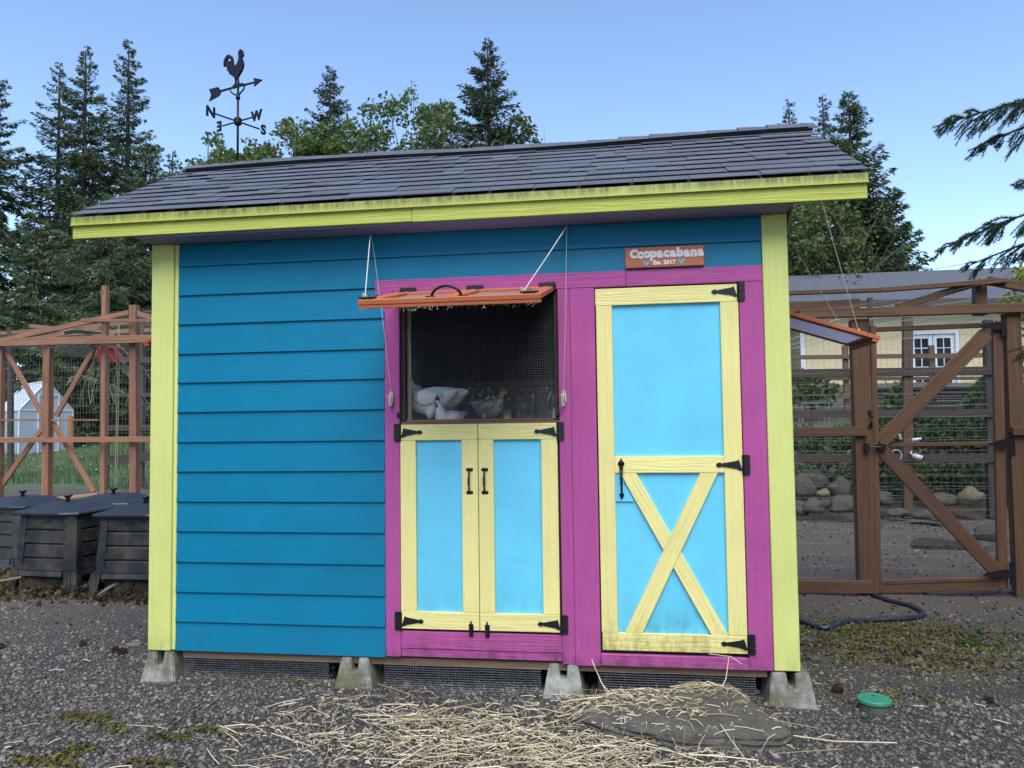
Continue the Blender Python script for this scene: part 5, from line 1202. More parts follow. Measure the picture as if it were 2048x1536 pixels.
# security camera on the rear post
scn = thing('security_camera', 'small white security camera clamped to the rear post of the right run', 'camera', (7.225, 8.500, 0.706))
a = Vector((7.225, 8.500, 0.706)); MB().tube([a + Vector((-.06, .02, .02)), a + Vector((.05, -.05, -.02))], .040, 12).build('camera_body', M['white'], scn, True)
MB().tube([a + Vector((.05, -.05, -.02)), a + Vector((.056, -.054, -.0225))], .034, 12).build('lens', M['black'], scn)
MB().tube([a + Vector((-.06, .02, .02)), a + Vector((-.09, .03, .05)), a + Vector((-.07, .05, .09)), a + Vector((-.09, .13, .06))], .010, 6).build('bracket', M['white'], scn)
a = Vector((6.914, 8.500, 0.738)); b = MB()
b.tube([a + Vector((.075 * math.cos(t), 0, .082 * math.sin(t))) for t in np.linspace(0, 6.2832, 20)], .007, 5, False); b.tube([a + Vector((-.05, .01, .06)), a + Vector((-.075, .0, .02))], .007, 5)
tag(b.build('cable_loop', M['white'], None), 'coil of white cable hanging on the rear rail beside the camera', 'cable')
a = Vector((7.220, 8.500, 0.975)); tag(MB().tube([a + Vector((-.07, 0, -.008)), a + Vector((.06, 0, .012))], [.028, .02], 8).build('white_fitting', M['white'], None), 'small white tube-shaped fitting above the camera', 'fitting')
a = Vector((6.923, 8.400, 1.111)); b = MB()
for i in range(7): b.tube([a, a + Vector((random.uniform(-.03,.02), 0, -.05)), a + Vector((random.uniform(-.06,.05), 0, random.uniform(-.14,.06)))], .006, 4)
tag(b.build('twine_tassel', M['rope'], None), 'frayed pale twine knotted on the wire behind the gate', 'twine')

# ------------------------------------------------------------------ rocks in and behind the right run
def boulder(p, sx, sy, sz, label, mat, seed):
    V = []; me = bmesh.new(); bmesh.ops.create_icosphere(me, subdivisions=3, radius=1)
    for v in me.verts:
        d = v.co.normalized(); k_ = 1 + .34 * noise.noise(d * 1.3 + Vector((seed, 0, 0))) + .10 * noise.noise(d * 4 + Vector((0, seed, 0)))
        q = Vector((d.x * sx * k_, d.y * sy * k_, d.z * sz * k_)); q.z = max(q.z, -sz * .55); v.co = q
    mm = bpy.data.meshes.new('boulder'); me.to_mesh(mm); me.free(); mm.materials.append(mat); mm.polygons.foreach_set('use_smooth', [True] * len(mm.polygons))
    o = bpy.data.objects.new('boulder', mm); place(o, None, Matrix.Translation(Vector(p) + Vector((0, 0, sz * .3)))); return tag(o, label, 'rock', 'boulders along the back of the right run')
rk = M['rock']
for i, (p, sx, sz, l, m) in enumerate((((5.413, 8.300, -0.129), .16, .17, 'blocky boulder at the coop corner in the rock pile', rk), ((5.599, 8.200, -0.079), .19, .16, 'squarish boulder in the front of the rock pile', rk), ((5.516, 8.600, 0.151), .22, .26, 'upright brownish boulder at the back of the pile beside the coop', rk),
        ((5.816, 8.500, 0.121), .12, .09, 'small pale boulder lying on top of the pile', M['rockt']), ((5.796, 8.350, -0.057), .13, .12, 'small round boulder between the square one and the gate post', rk), ((6.036, 8.200, -0.062), .28, .18, 'broad sloping boulder beside the gate post', rk),
        ((6.088, 8.600, 0.152), .22, .20, 'dark mossy boulder behind the broad sloping one', rk), ((5.723, 8.800, 0.253), .25, .22, 'grey boulder buried in the bank above the pile', rk), ((7.957, 8.500, 0.018), .24, .20, 'pointed yellowish boulder right of the brace', M['rockt']),
        ((6.831, 8.300, -0.161), .20, .09, 'low flat rock left of the rear post', rk), ((7.129, 8.000, -0.160), .24, .10, 'flat mossy rock on the bare earth right of the rear post', rk), ((7.234, 7.800, -0.171), .14, .08, 'small dark rock beside the flat mossy one', rk),
        ((7.370, 6.600, -0.245), .20, .15, 'rounded rock low against the gate stile', rk), ((7.049, 5.600, -0.305), .15, .10, 'small grey rock just behind the gate bottom corner', rk), ((6.707, 8.700, -0.013), .25, .16, 'rock half hidden behind the latch stile', rk), ((7.626, 8.800, -0.021), .3, .14, 'long dark rock under the rear bottom rail', rk))):
    boulder(p, sx * .84, sx * .7, sz * .84, l, m, i * 3.7)
b = MB(); V_, f_ = lumpy([(6.15, 5.75), (6.55, 5.6), (6.85, 5.75), (6.8, 6.1), (6.35, 6.15)], [(1, -.29), (.9, -.20), (.6, -.225), (.2, -.25), (.03, -.25)], 4, .04, 24, 6); b.add(V_, f_)
tag(b.build('dug_hollow', M['darkearth'], None), 'dark dust bath hollow scratched in the run earth', 'hollow')

# ------------------------------------------------------------------ shrubs on the bank
def leafmass(name, label, cat, blobs, n, size, mat, group=None, stem=True):
    t_ = thing(name, label, cat, (blobs[0][0], blobs[0][1], float(zg(blobs[0][0], blobs[0][1]))), group); Pn = []
    tot = sum(q[3] ** 2 for q in blobs)
    for (x, y, z, r_) in blobs:
        m = int(n * r_ * r_ / tot); d = rng.normal(0, 1, (m, 3)); d /= np.linalg.norm(d, axis=1)[:, None]
        rad = r_ * rng.uniform(.35, 1.08, m) ** .6
        lump = 1 + .25 * np.sin(d[:, 0] * 5 + x) * np.sin(d[:, 1] * 4 + y) * np.sin(d[:, 2] * 5 + z)
        Pn.append(d * (rad * lump)[:, None] * np.array([1, 1, .85]) + np.array([x, y, z]))
    leafquads(np.concatenate(Pn), size, mat, 'foliage', t_)
    if stem:
        b = MB()
        for (x, y, z, r_) in blobs:
            g = float(zg(x, y)); b.tube([(x, y, g - .05), (x + r_ * .1, y, (g + z) / 2), (x, y, z)], [.03 * r_ + .008, .02 * r_ + .006, .004], 5)
        b.build('stem', M['twig'], t_, kind='stuff')
    return t_
g_ = 'shrubs on the bank behind the right run'
def sb(u, v, y, r_): return (*[float(q) for q in u], r_)
leafmass('shrub', 'low leafy shrub on the bank beside the coop corner', 'shrub', [(*(5.803, 9.600, 0.955), .32), (*(6.100, 9.500, 0.786), .35), (*(6.481, 9.700, 0.989), .3)], 1500, .07, M['shrub'], g_)
leafmass('shrub', 'leafy shrub on the bank between the gate post and the rear post', 'shrub', [(*(7.058, 9.600, 1.028), .4), (*(7.215, 9.500, 0.777), .35), (*(6.819, 9.500, 0.739), .3)], 1600, .07, M['shrub'], g_)
leafmass('shrub', 'wide dark green shrub on the bank behind the gate middle rail', 'shrub', [(*(7.844, 9.700, 1.018), .42), (*(8.156, 9.600, 0.933), .45), (*(8.548, 9.700, 1.011), .42)], 2200, .07, M['shrub'], g_)
leafmass('shrub', 'leafy shrub on the bank behind the right gate post', 'shrub', [(*(8.964, 9.600, 0.926), .45), (*(9.445, 9.800, 1.083), .5)], 1500, .07, M['shrub'], g_)
leafmass('ivy', 'dark ivy trailing down the bank under the rear bottom rail', 'ivy', [(*(6.434, 9.300, 0.377), .3), (*(6.980, 9.300, 0.335), .35), (*(7.596, 9.300, 0.293), .38), (*(8.206, 9.300, 0.332), .38), (*(8.804, 9.300, 0.291), .4), (*(5.800, 9.300, 0.379), .3), (*(7.871, 9.200, 0.501), .3)], 4200, .07, M['needle2'])
leafmass('sapling', 'bright green sapling rising beside the dark rear post', 'sapling', [(*(7.807, 11.000, 1.877), .15), (*(7.729, 11.000, 1.646), .22), (*(7.677, 11.000, 1.415), .26)], 420, .09, M['leaf'])
leafmass('tall_weeds', 'pale tall weeds behind the rails beside the coop corner', 'weeds', [(*(6.471, 13.000, 1.991), .45), (*(6.825, 13.000, 1.877), .4)], 700, .11, M['leaf2'])
leafmass('shrub', 'shrub behind the rails, left of the gate hinge stile', 'shrub', [(*(9.447, 11.500, 1.631), .35), (*(9.633, 11.500, 1.911), .3)], 700, .08, M['shrub'], g_)

# ------------------------------------------------------------------ fences and odds and ends on the bank
f2 = thing('paddock_fence', 'brown post and rail fence on the bank in front of the cream house', 'fence', (8.5, 14, 1.5))
br = M['brown_rail']
for a, c_, w_ in (((5.386, 14.000, 2.732), (14.329, 14.000, 2.617), .10), ((5.373, 14.000, 2.250), (14.303, 14.000, 2.096), .075), ((5.362, 14.000, 1.827), (14.283, 14.000, 1.704), .085), ((5.369, 14.000, 2.090), (7.440, 14.000, 2.095), .05)): mem('rail', a, c_, w_, .04, br, f2)
for u in ((7.703, 14.000, 2.968), (9.523, 14.000, 2.919), (11.308, 14.000, 2.870), (12.892, 14.000, 2.826), (6.276, 14.000, 3.007)):
    a = Vector(u); mem('post', (a.x, a.y, a.z), (a.x, a.y, float(zg(a.x, a.y)) - .1), .11, .10, br, f2, .08)
pf = thing('pallet_stack', 'dark weathered pallets stacked behind the rails', 'pallets', (8.874, 12.500, 1.466))
for v0 in ((8.890, 12.500, 1.892), (8.887, 12.500, 1.810), (8.883, 12.500, 1.709), (8.879, 12.500, 1.608), (8.876, 12.500, 1.506)):
    a = Vector(v0); mem('slat', (a.x - 1.15, a.y, a.z), (a.x + 1.25, a.y, a.z - .01), .055, .9, plain('blue_black_timber', (.022, .026, .038), .8), pf)
V_, f_ = lumpy([(9.0, 11.7), (9.6, 11.3), (10.4, 11.5), (10.6, 12.1), (9.8, 12.4), (9.1, 12.2)], [(1, .9), (.92, 1.25), (.7, 1.62), (.4, 1.85), (.1, 1.92), (.02, 1.92)], 2, .06, 32, 3)
tag(MB().add(V_, f_).build('earth_mound', plain('grey_earth', (.07, .065, .062), .95, 0, .3, 9, .6, .03), None, True), 'grey mound of earth behind the gate on the bank', 'mound')
wb = thing('low_table', 'small whitish wire bench on the bank beside the coop corner', 'bench', (6.345, 11.300, 1.505)); a = Vector((6.349, 11.300, 1.620))
MB().box((a.x-.26, a.y-.18, a.z-.01), (a.x+.26, a.y+.18, a.z+.015)).build('top', M['steel'], wb)
for sx in (-1, 1):
    for sy in (-1, 1): MB().tube([(a.x+sx*.24, a.y+sy*.16, a.z), (a.x+sx*.24, a.y+sy*.16, min(a.z-.15, float(zg(a.x, a.y))-.02))], .012, 6).build('leg', M['steel'], wb)
tag(MB().tube([(7.231, 10.000, 2.001), (7.316, 10.000, 1.843), (7.401, 10.000, 1.693)], .010, 5).build('pale_stick', M['twig'], None), 'pale bent stick leaning among the rails behind the gate', 'stick')

# ------------------------------------------------------------------ cream house
hs = thing('house', 'cream sided single storey house with grey roof and white french doors on the right', 'house', (13, 24, 2.4))
hy = 24.0; hx0, hx1 = 8.88, 19.5; hz0, hz1 = 1.6, 5.15
MB().box((hx0, hy, hz0), (12.50, hy + 6, hz1)).box((12.50, hy + .12, hz0), (13.92, hy + 6, hz1)).box((13.92, hy, hz0), (hx1, hy + 6, hz1)).box((12.50, hy, 4.17), (13.92, hy + .12, hz1)).build('wall', M['hwall'], hs)
z = 1.7
while z < 5.0:
    for xa, xb in (((hx0 + .12, 12.38), (14.04, hx1)) if z < 4.22 else ((hx0 + .12, hx1),)):
        board('siding_board', (xa, hy - .012, z + .09), (xb, hy - .012, z + .09), .185, .018, M['hwall'], hs, nrm=(0, -1, -.09), e=.001)
    z += .17
vbar('corner_trim', hx0 - .02, hx0 + .12, hz0, hz1, hy - .04, hy + .1, M['white'], hs)
ds = []
for x0 in (12.50, 13.215):
    x1 = x0 + .705; d = MB().box((x0 + .10, hy + .05, 2.3), (x1 - .10, hy + .06, 4.02)).build('french_door', M['glassd'], hs)
    vbar('stile', x0 + .005, x0 + .13, 2.1, 4.165, hy + .01, hy + .045, M['white'], d); vbar('stile', x1 - .13, x1 - .005, 2.1, 4.165, hy + .01, hy + .045, M['white'], d); hbar('rail', x0 + .131, x1 - .131, 4.03, 4.165, hy + .01, hy + .045, M['white'], d); hbar('rail', x0 + .131, x1 - .131, 2.1, 2.4, hy + .01, hy + .045, M['white'], d)
    vbar('glazing_bar', (x0 + x1)/2 - .015, (x0 + x1)/2 + .015, 2.4, 4.03, hy + .02, hy + .045, M['white'], d)
    for zz in (2.72, 3.05, 3.38, 3.70): hbar('glazing_bar', x0 + .131, x1 - .131, zz - .015, zz + .015, hy + .018, hy + .043, M['white'], d)
for x0, x1 in ((12.38, 12.495), (13.925, 14.04)): vbar('door_casing', x0, x1, 2.1, 4.29, hy - .04, hy + .02, M['white'], hs)
hbar('door_casing', 12.38, 14.04, 4.175, 4.29, hy - .042, hy + .02, M['white'], hs)
MB().lathe([(.03, 0), (.035, -.03), (.02, -.05)], (13.17, hy + .01, 3.15), 8, 'Y').build('door_knob', M['black'], hs)
ez, rz_ = 5.22, (9.110, 27.000, 6.918)[2]
b = MB(); b.prism([(hy - .55, ez), (27, rz_), (30.5, ez), (30.5, ez - .16), (27, rz_ - .18), (hy - .55, ez - .16)], lambda a, c, t: (t, a, c), 4.0, 20.2); rf_ = b.build('roof', M['hroof'], hs)
hbar('gutter', 4.0, 20.2, ez - .16, ez - .02, hy - .68, hy - .555, M['white'], rf_)
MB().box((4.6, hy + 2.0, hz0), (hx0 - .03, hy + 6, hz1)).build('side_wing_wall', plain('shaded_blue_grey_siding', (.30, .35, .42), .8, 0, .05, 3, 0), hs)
vbar('corner_trim', 8.5, 8.70, hz0, hz1, hy + 1.9, hy + 1.98, M['white'], hs)

# ------------------------------------------------------------------ greenhouse
gh = thing('greenhouse', 'small white framed greenhouse with frosted roof panels on the lawn', 'greenhouse', (-18.85, 22, .38))
gA, gB, gap = Vector((-19.087, 21.000, 2.011)), Vector((-18.653, 23.200, 2.038)), Vector((-18.880, 22.100, 3.124)); gz = float(zg(-18.8, 22)); gB.z = gA.z
bk = Vector((-2.6, 1.9, 0))                            # long axis runs back to the left
A0, B0 = Vector((gA.x, gA.y, gz - .05)), Vector((gB.x, gB.y, gz - .05)); apx = gap.copy(); eA, eB = gA.copy(), gB.copy()
wf_ = M['white']; gm = M['ghglass']
def quad(name, q, mat, parent, th_=.012):
    q = [Vector(p) for p in q]; n_ = (q[1] - q[0]).cross(q[2] - q[0]).normalized() * th_
    return MB().add(q + [p + n_ for p in q], [tuple(range(len(q)))[::-1], tuple(range(len(q), 2*len(q)))] + [(i, (i+1) % len(q), len(q)+(i+1) % len(q), len(q)+i) for i in range(len(q))]).build(name, mat, parent)
for i in range(4):
    f0, f1 = i / 4 + .008, (i + 1) / 4 - .008
    quad('roof_panel', [eA + bk*f0, eA + bk*f1, apx + bk*f1, apx + bk*f0], M['ghroof'], gh); quad('roof_panel', [eB + bk*f0, eB + bk*f1, apx + bk*f1, apx + bk*f0], M['ghroof'], gh)
    quad('side_panel', [A0 + bk*f0, A0 + bk*f1, eA + bk*f1, eA + bk*f0], gm, gh); quad('side_panel', [B0 + bk*f0, B0 + bk*f1, eB + bk*f1, eB + bk*f0], gm, gh)
quad('gable_panel', [A0, B0, eB, apx, eA], gm, gh); quad('gable_panel', [A0 + bk, B0 + bk, eB + bk, apx + bk, eA + bk], gm, gh)
for P_, Q_ in ((A0, eA), (B0, eB), (eA, apx), (eB, apx), (eA, eB), (A0 + bk, eA + bk), (B0 + bk, eB + bk), (eA + bk, apx + bk), (eB + bk, apx + bk), (eA, eA + bk), (eB, eB + bk), (apx, apx + bk)): board('frame_bar', P_ + Vector((0, -.03, 0)), Q_ + Vector((0, -.03, 0)), .055, .05, wf_, gh)
gd = (eB - eA); gd.z = 0; gd.normalize(); gn = Vector((gd.y, -gd.x, 0)) * .06; D0, D1 = apx - gd * .42 + gn, apx + gd * .42 + gn
Dz = lambda p, z: Vector((p.x, p.y, z))
for P_, Q_ in ((Dz(D0, gz), Dz(D0, 2.6)), (Dz(D1, gz), Dz(D1, 2.6)), (Dz(D0, 2.6), Dz(D1, 2.6)), (Dz(D0, gz + .08), Dz(D1, gz + .08)), (Dz(D0, gz + 1.0), Dz(D1, gz + 1.0))): board('door_frame', P_, Q_, .06, .03, wf_, gh)
for i, (a, c_, l) in enumerate(((( -20.3, 22.9, gz + .95), (-18.9, 23.2, gz + .95), 'upper cedar bench shelf inside the greenhouse'), ((-20.3, 22.9, gz + .75), (-18.9, 23.2, gz + .75), 'lower cedar bench shelf inside the greenhouse'))):
    tag(board('potting_bench', a, c_, .12, .4, M['cedar'], None), l, 'bench')
tag(board('orange_post', (-18.6, 23.0, gz), (-18.6, 23.0, gz + 1.4), .12, .1, plain('orange_timber', (.42, .16, .05), .7), None), 'orange timber post standing inside the greenhouse', 'post')
n = 26000; P = np.stack([rng.uniform(-24, -5, n), 10.4 + 16 * rng.uniform(0, 1, n) ** 1.3, np.zeros(n)], 1); P[:, 2] = zg(P[:, 0], P[:, 1])
P = P[P[:, 1] > 10.9 + .9 * np.sin(P[:, 0] * 1.1)]; n = len(P)
hgt = rng.uniform(.04, .13, n); hgt *= 1 + 1.2 * (np.sin(P[:, 0] * .9 + P[:, 1] * .4) > .6); an = rng.uniform(0, 6.28, n); w_ = .011
Q = np.stack([P + np.stack([np.cos(an) * w_, np.sin(an) * w_, 0 * an - .01], 1), P - np.stack([np.cos(an) * w_, np.sin(an) * w_, 0 * an + .01], 1), P + np.stack([rng.normal(0, .03, n), rng.normal(0, .03, n), hgt], 1)], 1)
tag(npobj('lawn_grass', Q.reshape(-1, 3), np.arange(n * 3).reshape(n, 3), M['grass'], kind='stuff'), 'green lawn grass beyond the left run', 'grass')
n = 420; P = np.stack([rng.uniform(-22, -8, n), rng.uniform(13, 30, n), np.zeros(n)], 1); P[:, 2] = zg(P[:, 0], P[:, 1]) + .13
tag(leafquads(P, .045, M['white'], 'clover_flowers', kind='stuff'), 'tiny white clover flowers dotted over the lawn', 'flowers')

# ------------------------------------------------------------------ trees
def conifer(name, label, x, y, ztop, Rm, mat, seed, crown=.04, dens=1.0, droop=.3, gaps=.2, spray=.5, taper=.85, lean=0.0, low=0.0):
    rg = np.random.default_rng(seed); z0 = float(zg(x, y)); H = ztop - z0
    t_ = thing(name, label, 'tree', (x, y, z0), 'conifers around the yard')
    b = MB(); b.tube([(x + lean * H * s_ * s_, y, z0 - .2 + (H * .99 + .2) * s_) for s_ in (0, .1, .3, .5, .7, .9, 1)], [.024 * H ** .8 * (1 - s_ * .97) ** .8 + .01 for s_ in (0, .1, .3, .5, .7, .9, 1)], 8)
    b.build('trunk', M['bark'], t_, True)
    nb = int(95 * dens * (H / 15) ** .5); BV, bq = MB(), None; C, D, S = [], [], []
    for i in range(nb):
        t = low + (1 - low) * (crown + (1 - crown) * ((i + rg.uniform(0, 1)) / nb) ** .92); zz = z0 + H * t
        rr_ = Rm * (1 - (t - crown) / (1 - crown)) ** taper * rg.uniform(.55, 1.15) + .12
        if rg.uniform() < gaps: rr_ *= .55
        a = rg.uniform(0, 2 * np.pi); dr = droop * (1 - t) + rg.normal(0, .08) - .25 * t
        st = np.array([x + lean * H * t * t, y, zz]); dirv = np.array([np.cos(a), np.sin(a), -dr]); dirv /= np.linalg.norm(dirv)
        end = st + dirv * rr_ + np.array([0, 0, rr_ * .10]); mid = st + dirv * rr_ * .55 - np.array([0, 0, rr_ * .05])
        if rr_ > .5: BV.tube([st, mid, end], [.012 * rr_ + .006, .008 * rr_ + .004, .003], 3, False)
        m = int(12 + rr_ * 48 * dens ** .5); s_ = rg.uniform(.12, 1.03, m); base_ = st + (mid - st) * np.minimum(s_ / .55, 1)[:, None] + (end - mid) * np.clip((s_ - .55) / .45, 0, 1)[:, None]
        side = np.array([-np.sin(a), np.cos(a), 0]); sw = rr_ * .34 * (1.1 - s_) * rg.uniform(-1, 1, m)
        base_ = base_ + side * sw[:, None] + np.stack([0*s_, 0*s_, -np.abs(sw) * .3 - rg.uniform(0, .10, m)], 1)
        dd = np.array([np.cos(a), np.sin(a), -.35]) * rg.uniform(.3, 1, m)[:, None] + side * (np.sign(sw) * rg.uniform(.2, .9, m))[:, None] + rg.normal(0, .22, (m, 3)); dd[:, 2] -= rg.uniform(0, .5, m) * droop * 2
        C.append(base_); D.append(dd); S.append(spray * rg.uniform(.55, 1.25, m) * min(1, .45 + rr_ / Rm))
    C, D, S = np.concatenate(C), np.concatenate(D), np.concatenate(S) * .46; D /= np.linalg.norm(D, axis=1)[:, None]
    U_ = np.cross(D, rg.normal(0, 1, D.shape) + np.array([0, 0, 1.2])); U_ /= np.linalg.norm(U_, axis=1)[:, None]; w_ = (S * .15)[:, None]
    V = np.stack([C, C + D * (S * .45)[:, None] + U_ * w_, C + D * S[:, None], C + D * (S * .5)[:, None] - U_ * w_], 1).reshape(-1, 3)
    npobj('crown', V, np.arange(len(V)).reshape(-1, 4), mat, t_)
    BV.build('branches', M['bark'], t_, kind='stuff'); return t_
Nd, N2, N3 = M['needle'], M['needle2'], M['needle3']
pA = (-28.223, 36.000, 23.758); conifer('fir_tree', 'tall dark fir with a bent twin tip, middle one of the left group', pA[0], 36, pA[2], 5.0, Nd, 1, .05, 2.4, .30, .3, .75, .8)
pB = (-31.524, 38.000, 24.073); conifer('fir_tree', 'thin leaning fir touching the left side of the twin tipped fir', pB[0], 38, pB[2], 4.8, Nd, 2, .05, 2.0, .30, .35, .72, .8)
pC = (-24.766, 35.000, 23.377); conifer('fir_tree', 'tall pointed fir rising just above the left end of the roof', pC[0], 35, pC[2], 4.9, Nd, 3, .05, 2.3, .30, .3, .70, .8)
pD = (-32.027, 33.000, 22.098); conifer('fir_tree', 'dark fir cut off by the left edge of the picture', pD[0], 33, pD[2], 5.6, Nd, 4, .05, 2.3, .30, .2, .75, .75)
pE = (-20.280, 30.000, 15.854); conifer('hemlock_tree', 'lighter green drooping hemlock behind the left roof end', pE[0], 30, pE[2], 4.0, N2, 5, .03, 2.8, .5, .15, .62, .7)
pF = (-19.611, 26.000, 11.346); conifer('hemlock_tree', 'drooping green hemlock low behind the left lime corner', pF[0], 26, pF[2], 4.0, N2, 6, .02, 2.4, .6, .15, .55, .55)
pG = (-24.571, 28.000, 11.608); conifer('hemlock_tree', 'shaggy green hemlock above the left run roof', pG[0], 28, pG[2], 3.4, N2, 7, .10, 2.0, .6, .2, .55, .6)
pH = (-13.997, 38.000, 22.320); conifer('fir_tree', 'small bluish fir standing above the roof right of the weathervane', pH[0], 38, pH[2], 3.5, N3, 8, .3, 2.6, .05, .2, .60, .75)
pI = (-3.920, 34.000, 21.056); conifer('fir_tree', 'large ragged fir above the middle of the roof', pI[0], 34, pI[2], 4.5, Nd, 9, .2, 2.8, .05, .25, .72, .78)
pJ = (12.457, 30.000, 15.340); conifer('fir_tree', 'tall full fir behind the right end of the roof', pJ[0], 30, pJ[2], 3.3, N2, 10, .10, 3.4, .25, .1, .60, .80)
pK = (12.081, 40.000, 19.283); conifer('fir_tree', 'thin bare tipped fir just showing over the right roof ridge', pK[0], 40, pK[2], 2.8, N3, 11, .3, 1.6, .2, .5, .55, .8)
pL = (13.900, 40.000, 19.372); conifer('fir_tree', 'thin sparse fir between the ridge end and the full fir', pL[0], 40, pL[2], 3.0, N3, 12, .3, 1.8, .2, .5, .55, .8)
pM = (-25.186, 40.000, 18.756); conifer('fir_tree', 'dark fir low behind the left ridge end', pM[0], 40, pM[2], 3.2, Nd, 13, .1, 1.6, .3, .2, .65, .7)
pN = (15.489, 34.000, 11.586); conifer('fir_tree', 'short spreading fir low on the right side of the full fir', pN[0] - 1.2, 34, pN[2], 3.4, N2, 14, .2, 2.0, .2, .1, .6, .5)

def broadleaf(name, label, x, y, ztop, Rw, mat, seed, n=5200, size=.22, base=.35, nblob=16, group='broadleaf trees behind the coop'):
    rg = np.random.default_rng(seed); z0 = float(zg(x, y)); H = ztop - z0
    t_ = thing(name, label, 'tree', (x, y, z0), group); b = MB(); lim = MB(); Pn = []
    b.tube([(x, y, z0 - .2), (x + .1, y, z0 + H * .3), (x - .05, y, z0 + H * .6), (x, y, z0 + H * .85)], [.02 * H, .016 * H, .01 * H, .003 * H], 8); b.build('trunk', M['bark'], t_, True)
    for i in range(nblob):
        a = rg.uniform(0, 6.283); h = rg.uniform(base, .93); rad = Rw * math.sin(math.pi * min(.98, (h - base) / (1 - base) * .75 + .22)) ** .7 * rg.uniform(.35, .95)
        c_ = np.array([x + math.cos(a) * rad, y + math.sin(a) * rad, z0 + H * h]); br_ = Rw * rg.uniform(.22, .42)
        lim.tube([(x, y, z0 + H * h * .6), tuple((c_ + np.array([x, y, z0 + H * h * .7])) / 2), tuple(c_)], [.05, .03, .01], 4, False)
        m = int(n / nblob); d = rg.normal(0, 1, (m, 3)); d /= np.linalg.norm(d, axis=1)[:, None]; rad2 = br_ * rg.uniform(0, 1.25, m) ** .55
        Pn.append(c_ + d * rad2[:, None] * np.array([1, 1, .8]))
    for i in range(14):                                # upright shoots breaking the outline
        a = rg.uniform(0, 6.283); rad = Rw * rg.uniform(0, .75); c_ = np.array([x + math.cos(a) * rad, y + math.sin(a) * rad, z0 + H * (1 - .28 * (rad / Rw) ** 1.2) - .5])
        m = 26; s_ = rg.uniform(0, 1, m); Pn.append(c_ + np.stack([rg.normal(0, .16, m), rg.normal(0, .16, m), s_ * .65], 1)); lim.tube([tuple(c_ - np.array([0, 0, .8])), tuple(c_ + np.array([0, 0, .6]))], [.02, .006], 3, False)
    leafquads(np.concatenate(Pn), size, mat, 'crown', t_, elong=1.2); lim.build('limbs', M['bark'], t_, kind='stuff'); return t_
Lf, L2 = M['leaf'], M['leaf2']
for (p, y, Rw, mat, sd_, l) in (((-18.487, 33.000, 16.330), 33, 1.7, Lf, 21, 'maple crown behind the left ridge end'), ((-14.402, 33.000, 16.689), 33, 1.7, L2, 22, 'maple crown just right of the weathervane'), ((-12.139, 32.000, 15.896), 32, 1.5, Lf, 27, 'dark green maple under the small bluish fir'), ((-10.349, 34.000, 17.750), 34, 2.1, Lf, 23, 'maple crown between the bluish fir and the tallest maple'),
                               ((-8.556, 36.000, 19.433), 36, 2.2, Lf, 24, 'tallest maple crown behind the roof middle'), ((-6.341, 35.000, 18.051), 35, 2.0, L2, 25, 'maple crown left of the ragged fir'), ((-2.558, 36.000, 17.363), 36, 1.5, L2, 26, 'thin alder crown beside the right foot of the ragged fir'), ((-15.355, 31.000, 14.938), 31, 1.4, Lf, 28, 'low maple crown directly behind the weathervane rod')):
    broadleaf('maple_tree', l, p[0], y, p[2] + .5, Rw * 1.45, mat, sd_, 7000, .21, .42, 24)
p = (10.668, 28.000, 10.438); broadleaf('alder_tree', 'alder with bare grey stems behind the right lime corner', p[0], 28, p[2], 2.0, L2, 31, 3600, .15, .2, 30)
p = (9.997, 28.500, 10.312); broadleaf('alder_tree', 'bushy alder squeezed between the coop corner and the bare stems', p[0] - .2, 28.5, p[2], 1.9, Lf, 32, 3600, .15, .2, 30)
p = (11.788, 28.000, 9.562); broadleaf('alder_tree', 'small alder in front of the utility pole', p[0], 28, p[2], 1.5, L2, 33, 3600, .14, .25, 16)
def baretree(label, x, y, ztop, spread, seed, n=26, z_from=.35):
    rg = random.Random(seed); z0 = float(zg(x, y)); H = ztop - z0; t_ = thing('bare_tree', label, 'tree', (x, y, z0), 'bare twiggy trees')
    MB().tube([(x, y, z0 - .1), (x, y, z0 + H * .5), (x + .1, y, z0 + H * .8)], [.10, .07, .03], 7).build('trunk', M['twig'], t_, True); b = MB()
    for i in range(n):
        h = rg.uniform(z_from, .8); p_ = Vector((x, y, z0 + H * h)); d = Vector((rg.gauss(0, .5), rg.gauss(0, .5), 1)).normalized(); L = (H * (1 - h)) * rg.uniform(.6, 1.0); pts = [p_.copy()]
        for q in range(5): p_ = p_ + d * L / 5; d = (d + Vector((rg.gauss(0, .16), rg.gauss(0, .16), .02))).normalized(); pts.append(p_.copy()); 
        b.tube(pts, [.022, .018, .014, .011, .008, .005], 4, False)
        for q in range(3):
            s_ = pts[rg.randint(1, 4)]; e_ = s_ + Vector((rg.gauss(0, .4), rg.gauss(0, .4), rg.uniform(.1, .7))) * spread; b.tube([s_, s_.lerp(e_, .5) + Vector((0, 0, .05)), e_], [.010, .007, .004], 3, False)
    b.build('twigs', M['twig'], t_, kind='stuff'); return t_
p = (-4.724, 32.000, 16.281); baretree('grey leafless twiggy tree left of the ragged fir', p[0], 32, p[2], 1.0, 1, 40, .5)
p = (-3.964, 30.000, 14.728); baretree('low pale brushy leafless tree in front of the ragged fir', p[0], 30, p[2], .9, 2, 40, .5)
p = (-1.921, 37.000, 17.568); baretree('faint leafless tree right of the ragged fir', p[0], 37, p[2], 1.0, 3, 26, .5)
p = (11.508, 27.600, 10.070); baretree('tall bare grey stems rising through the alder by the coop', p[0], 27.6, p[2], .6, 4, 10, .35)
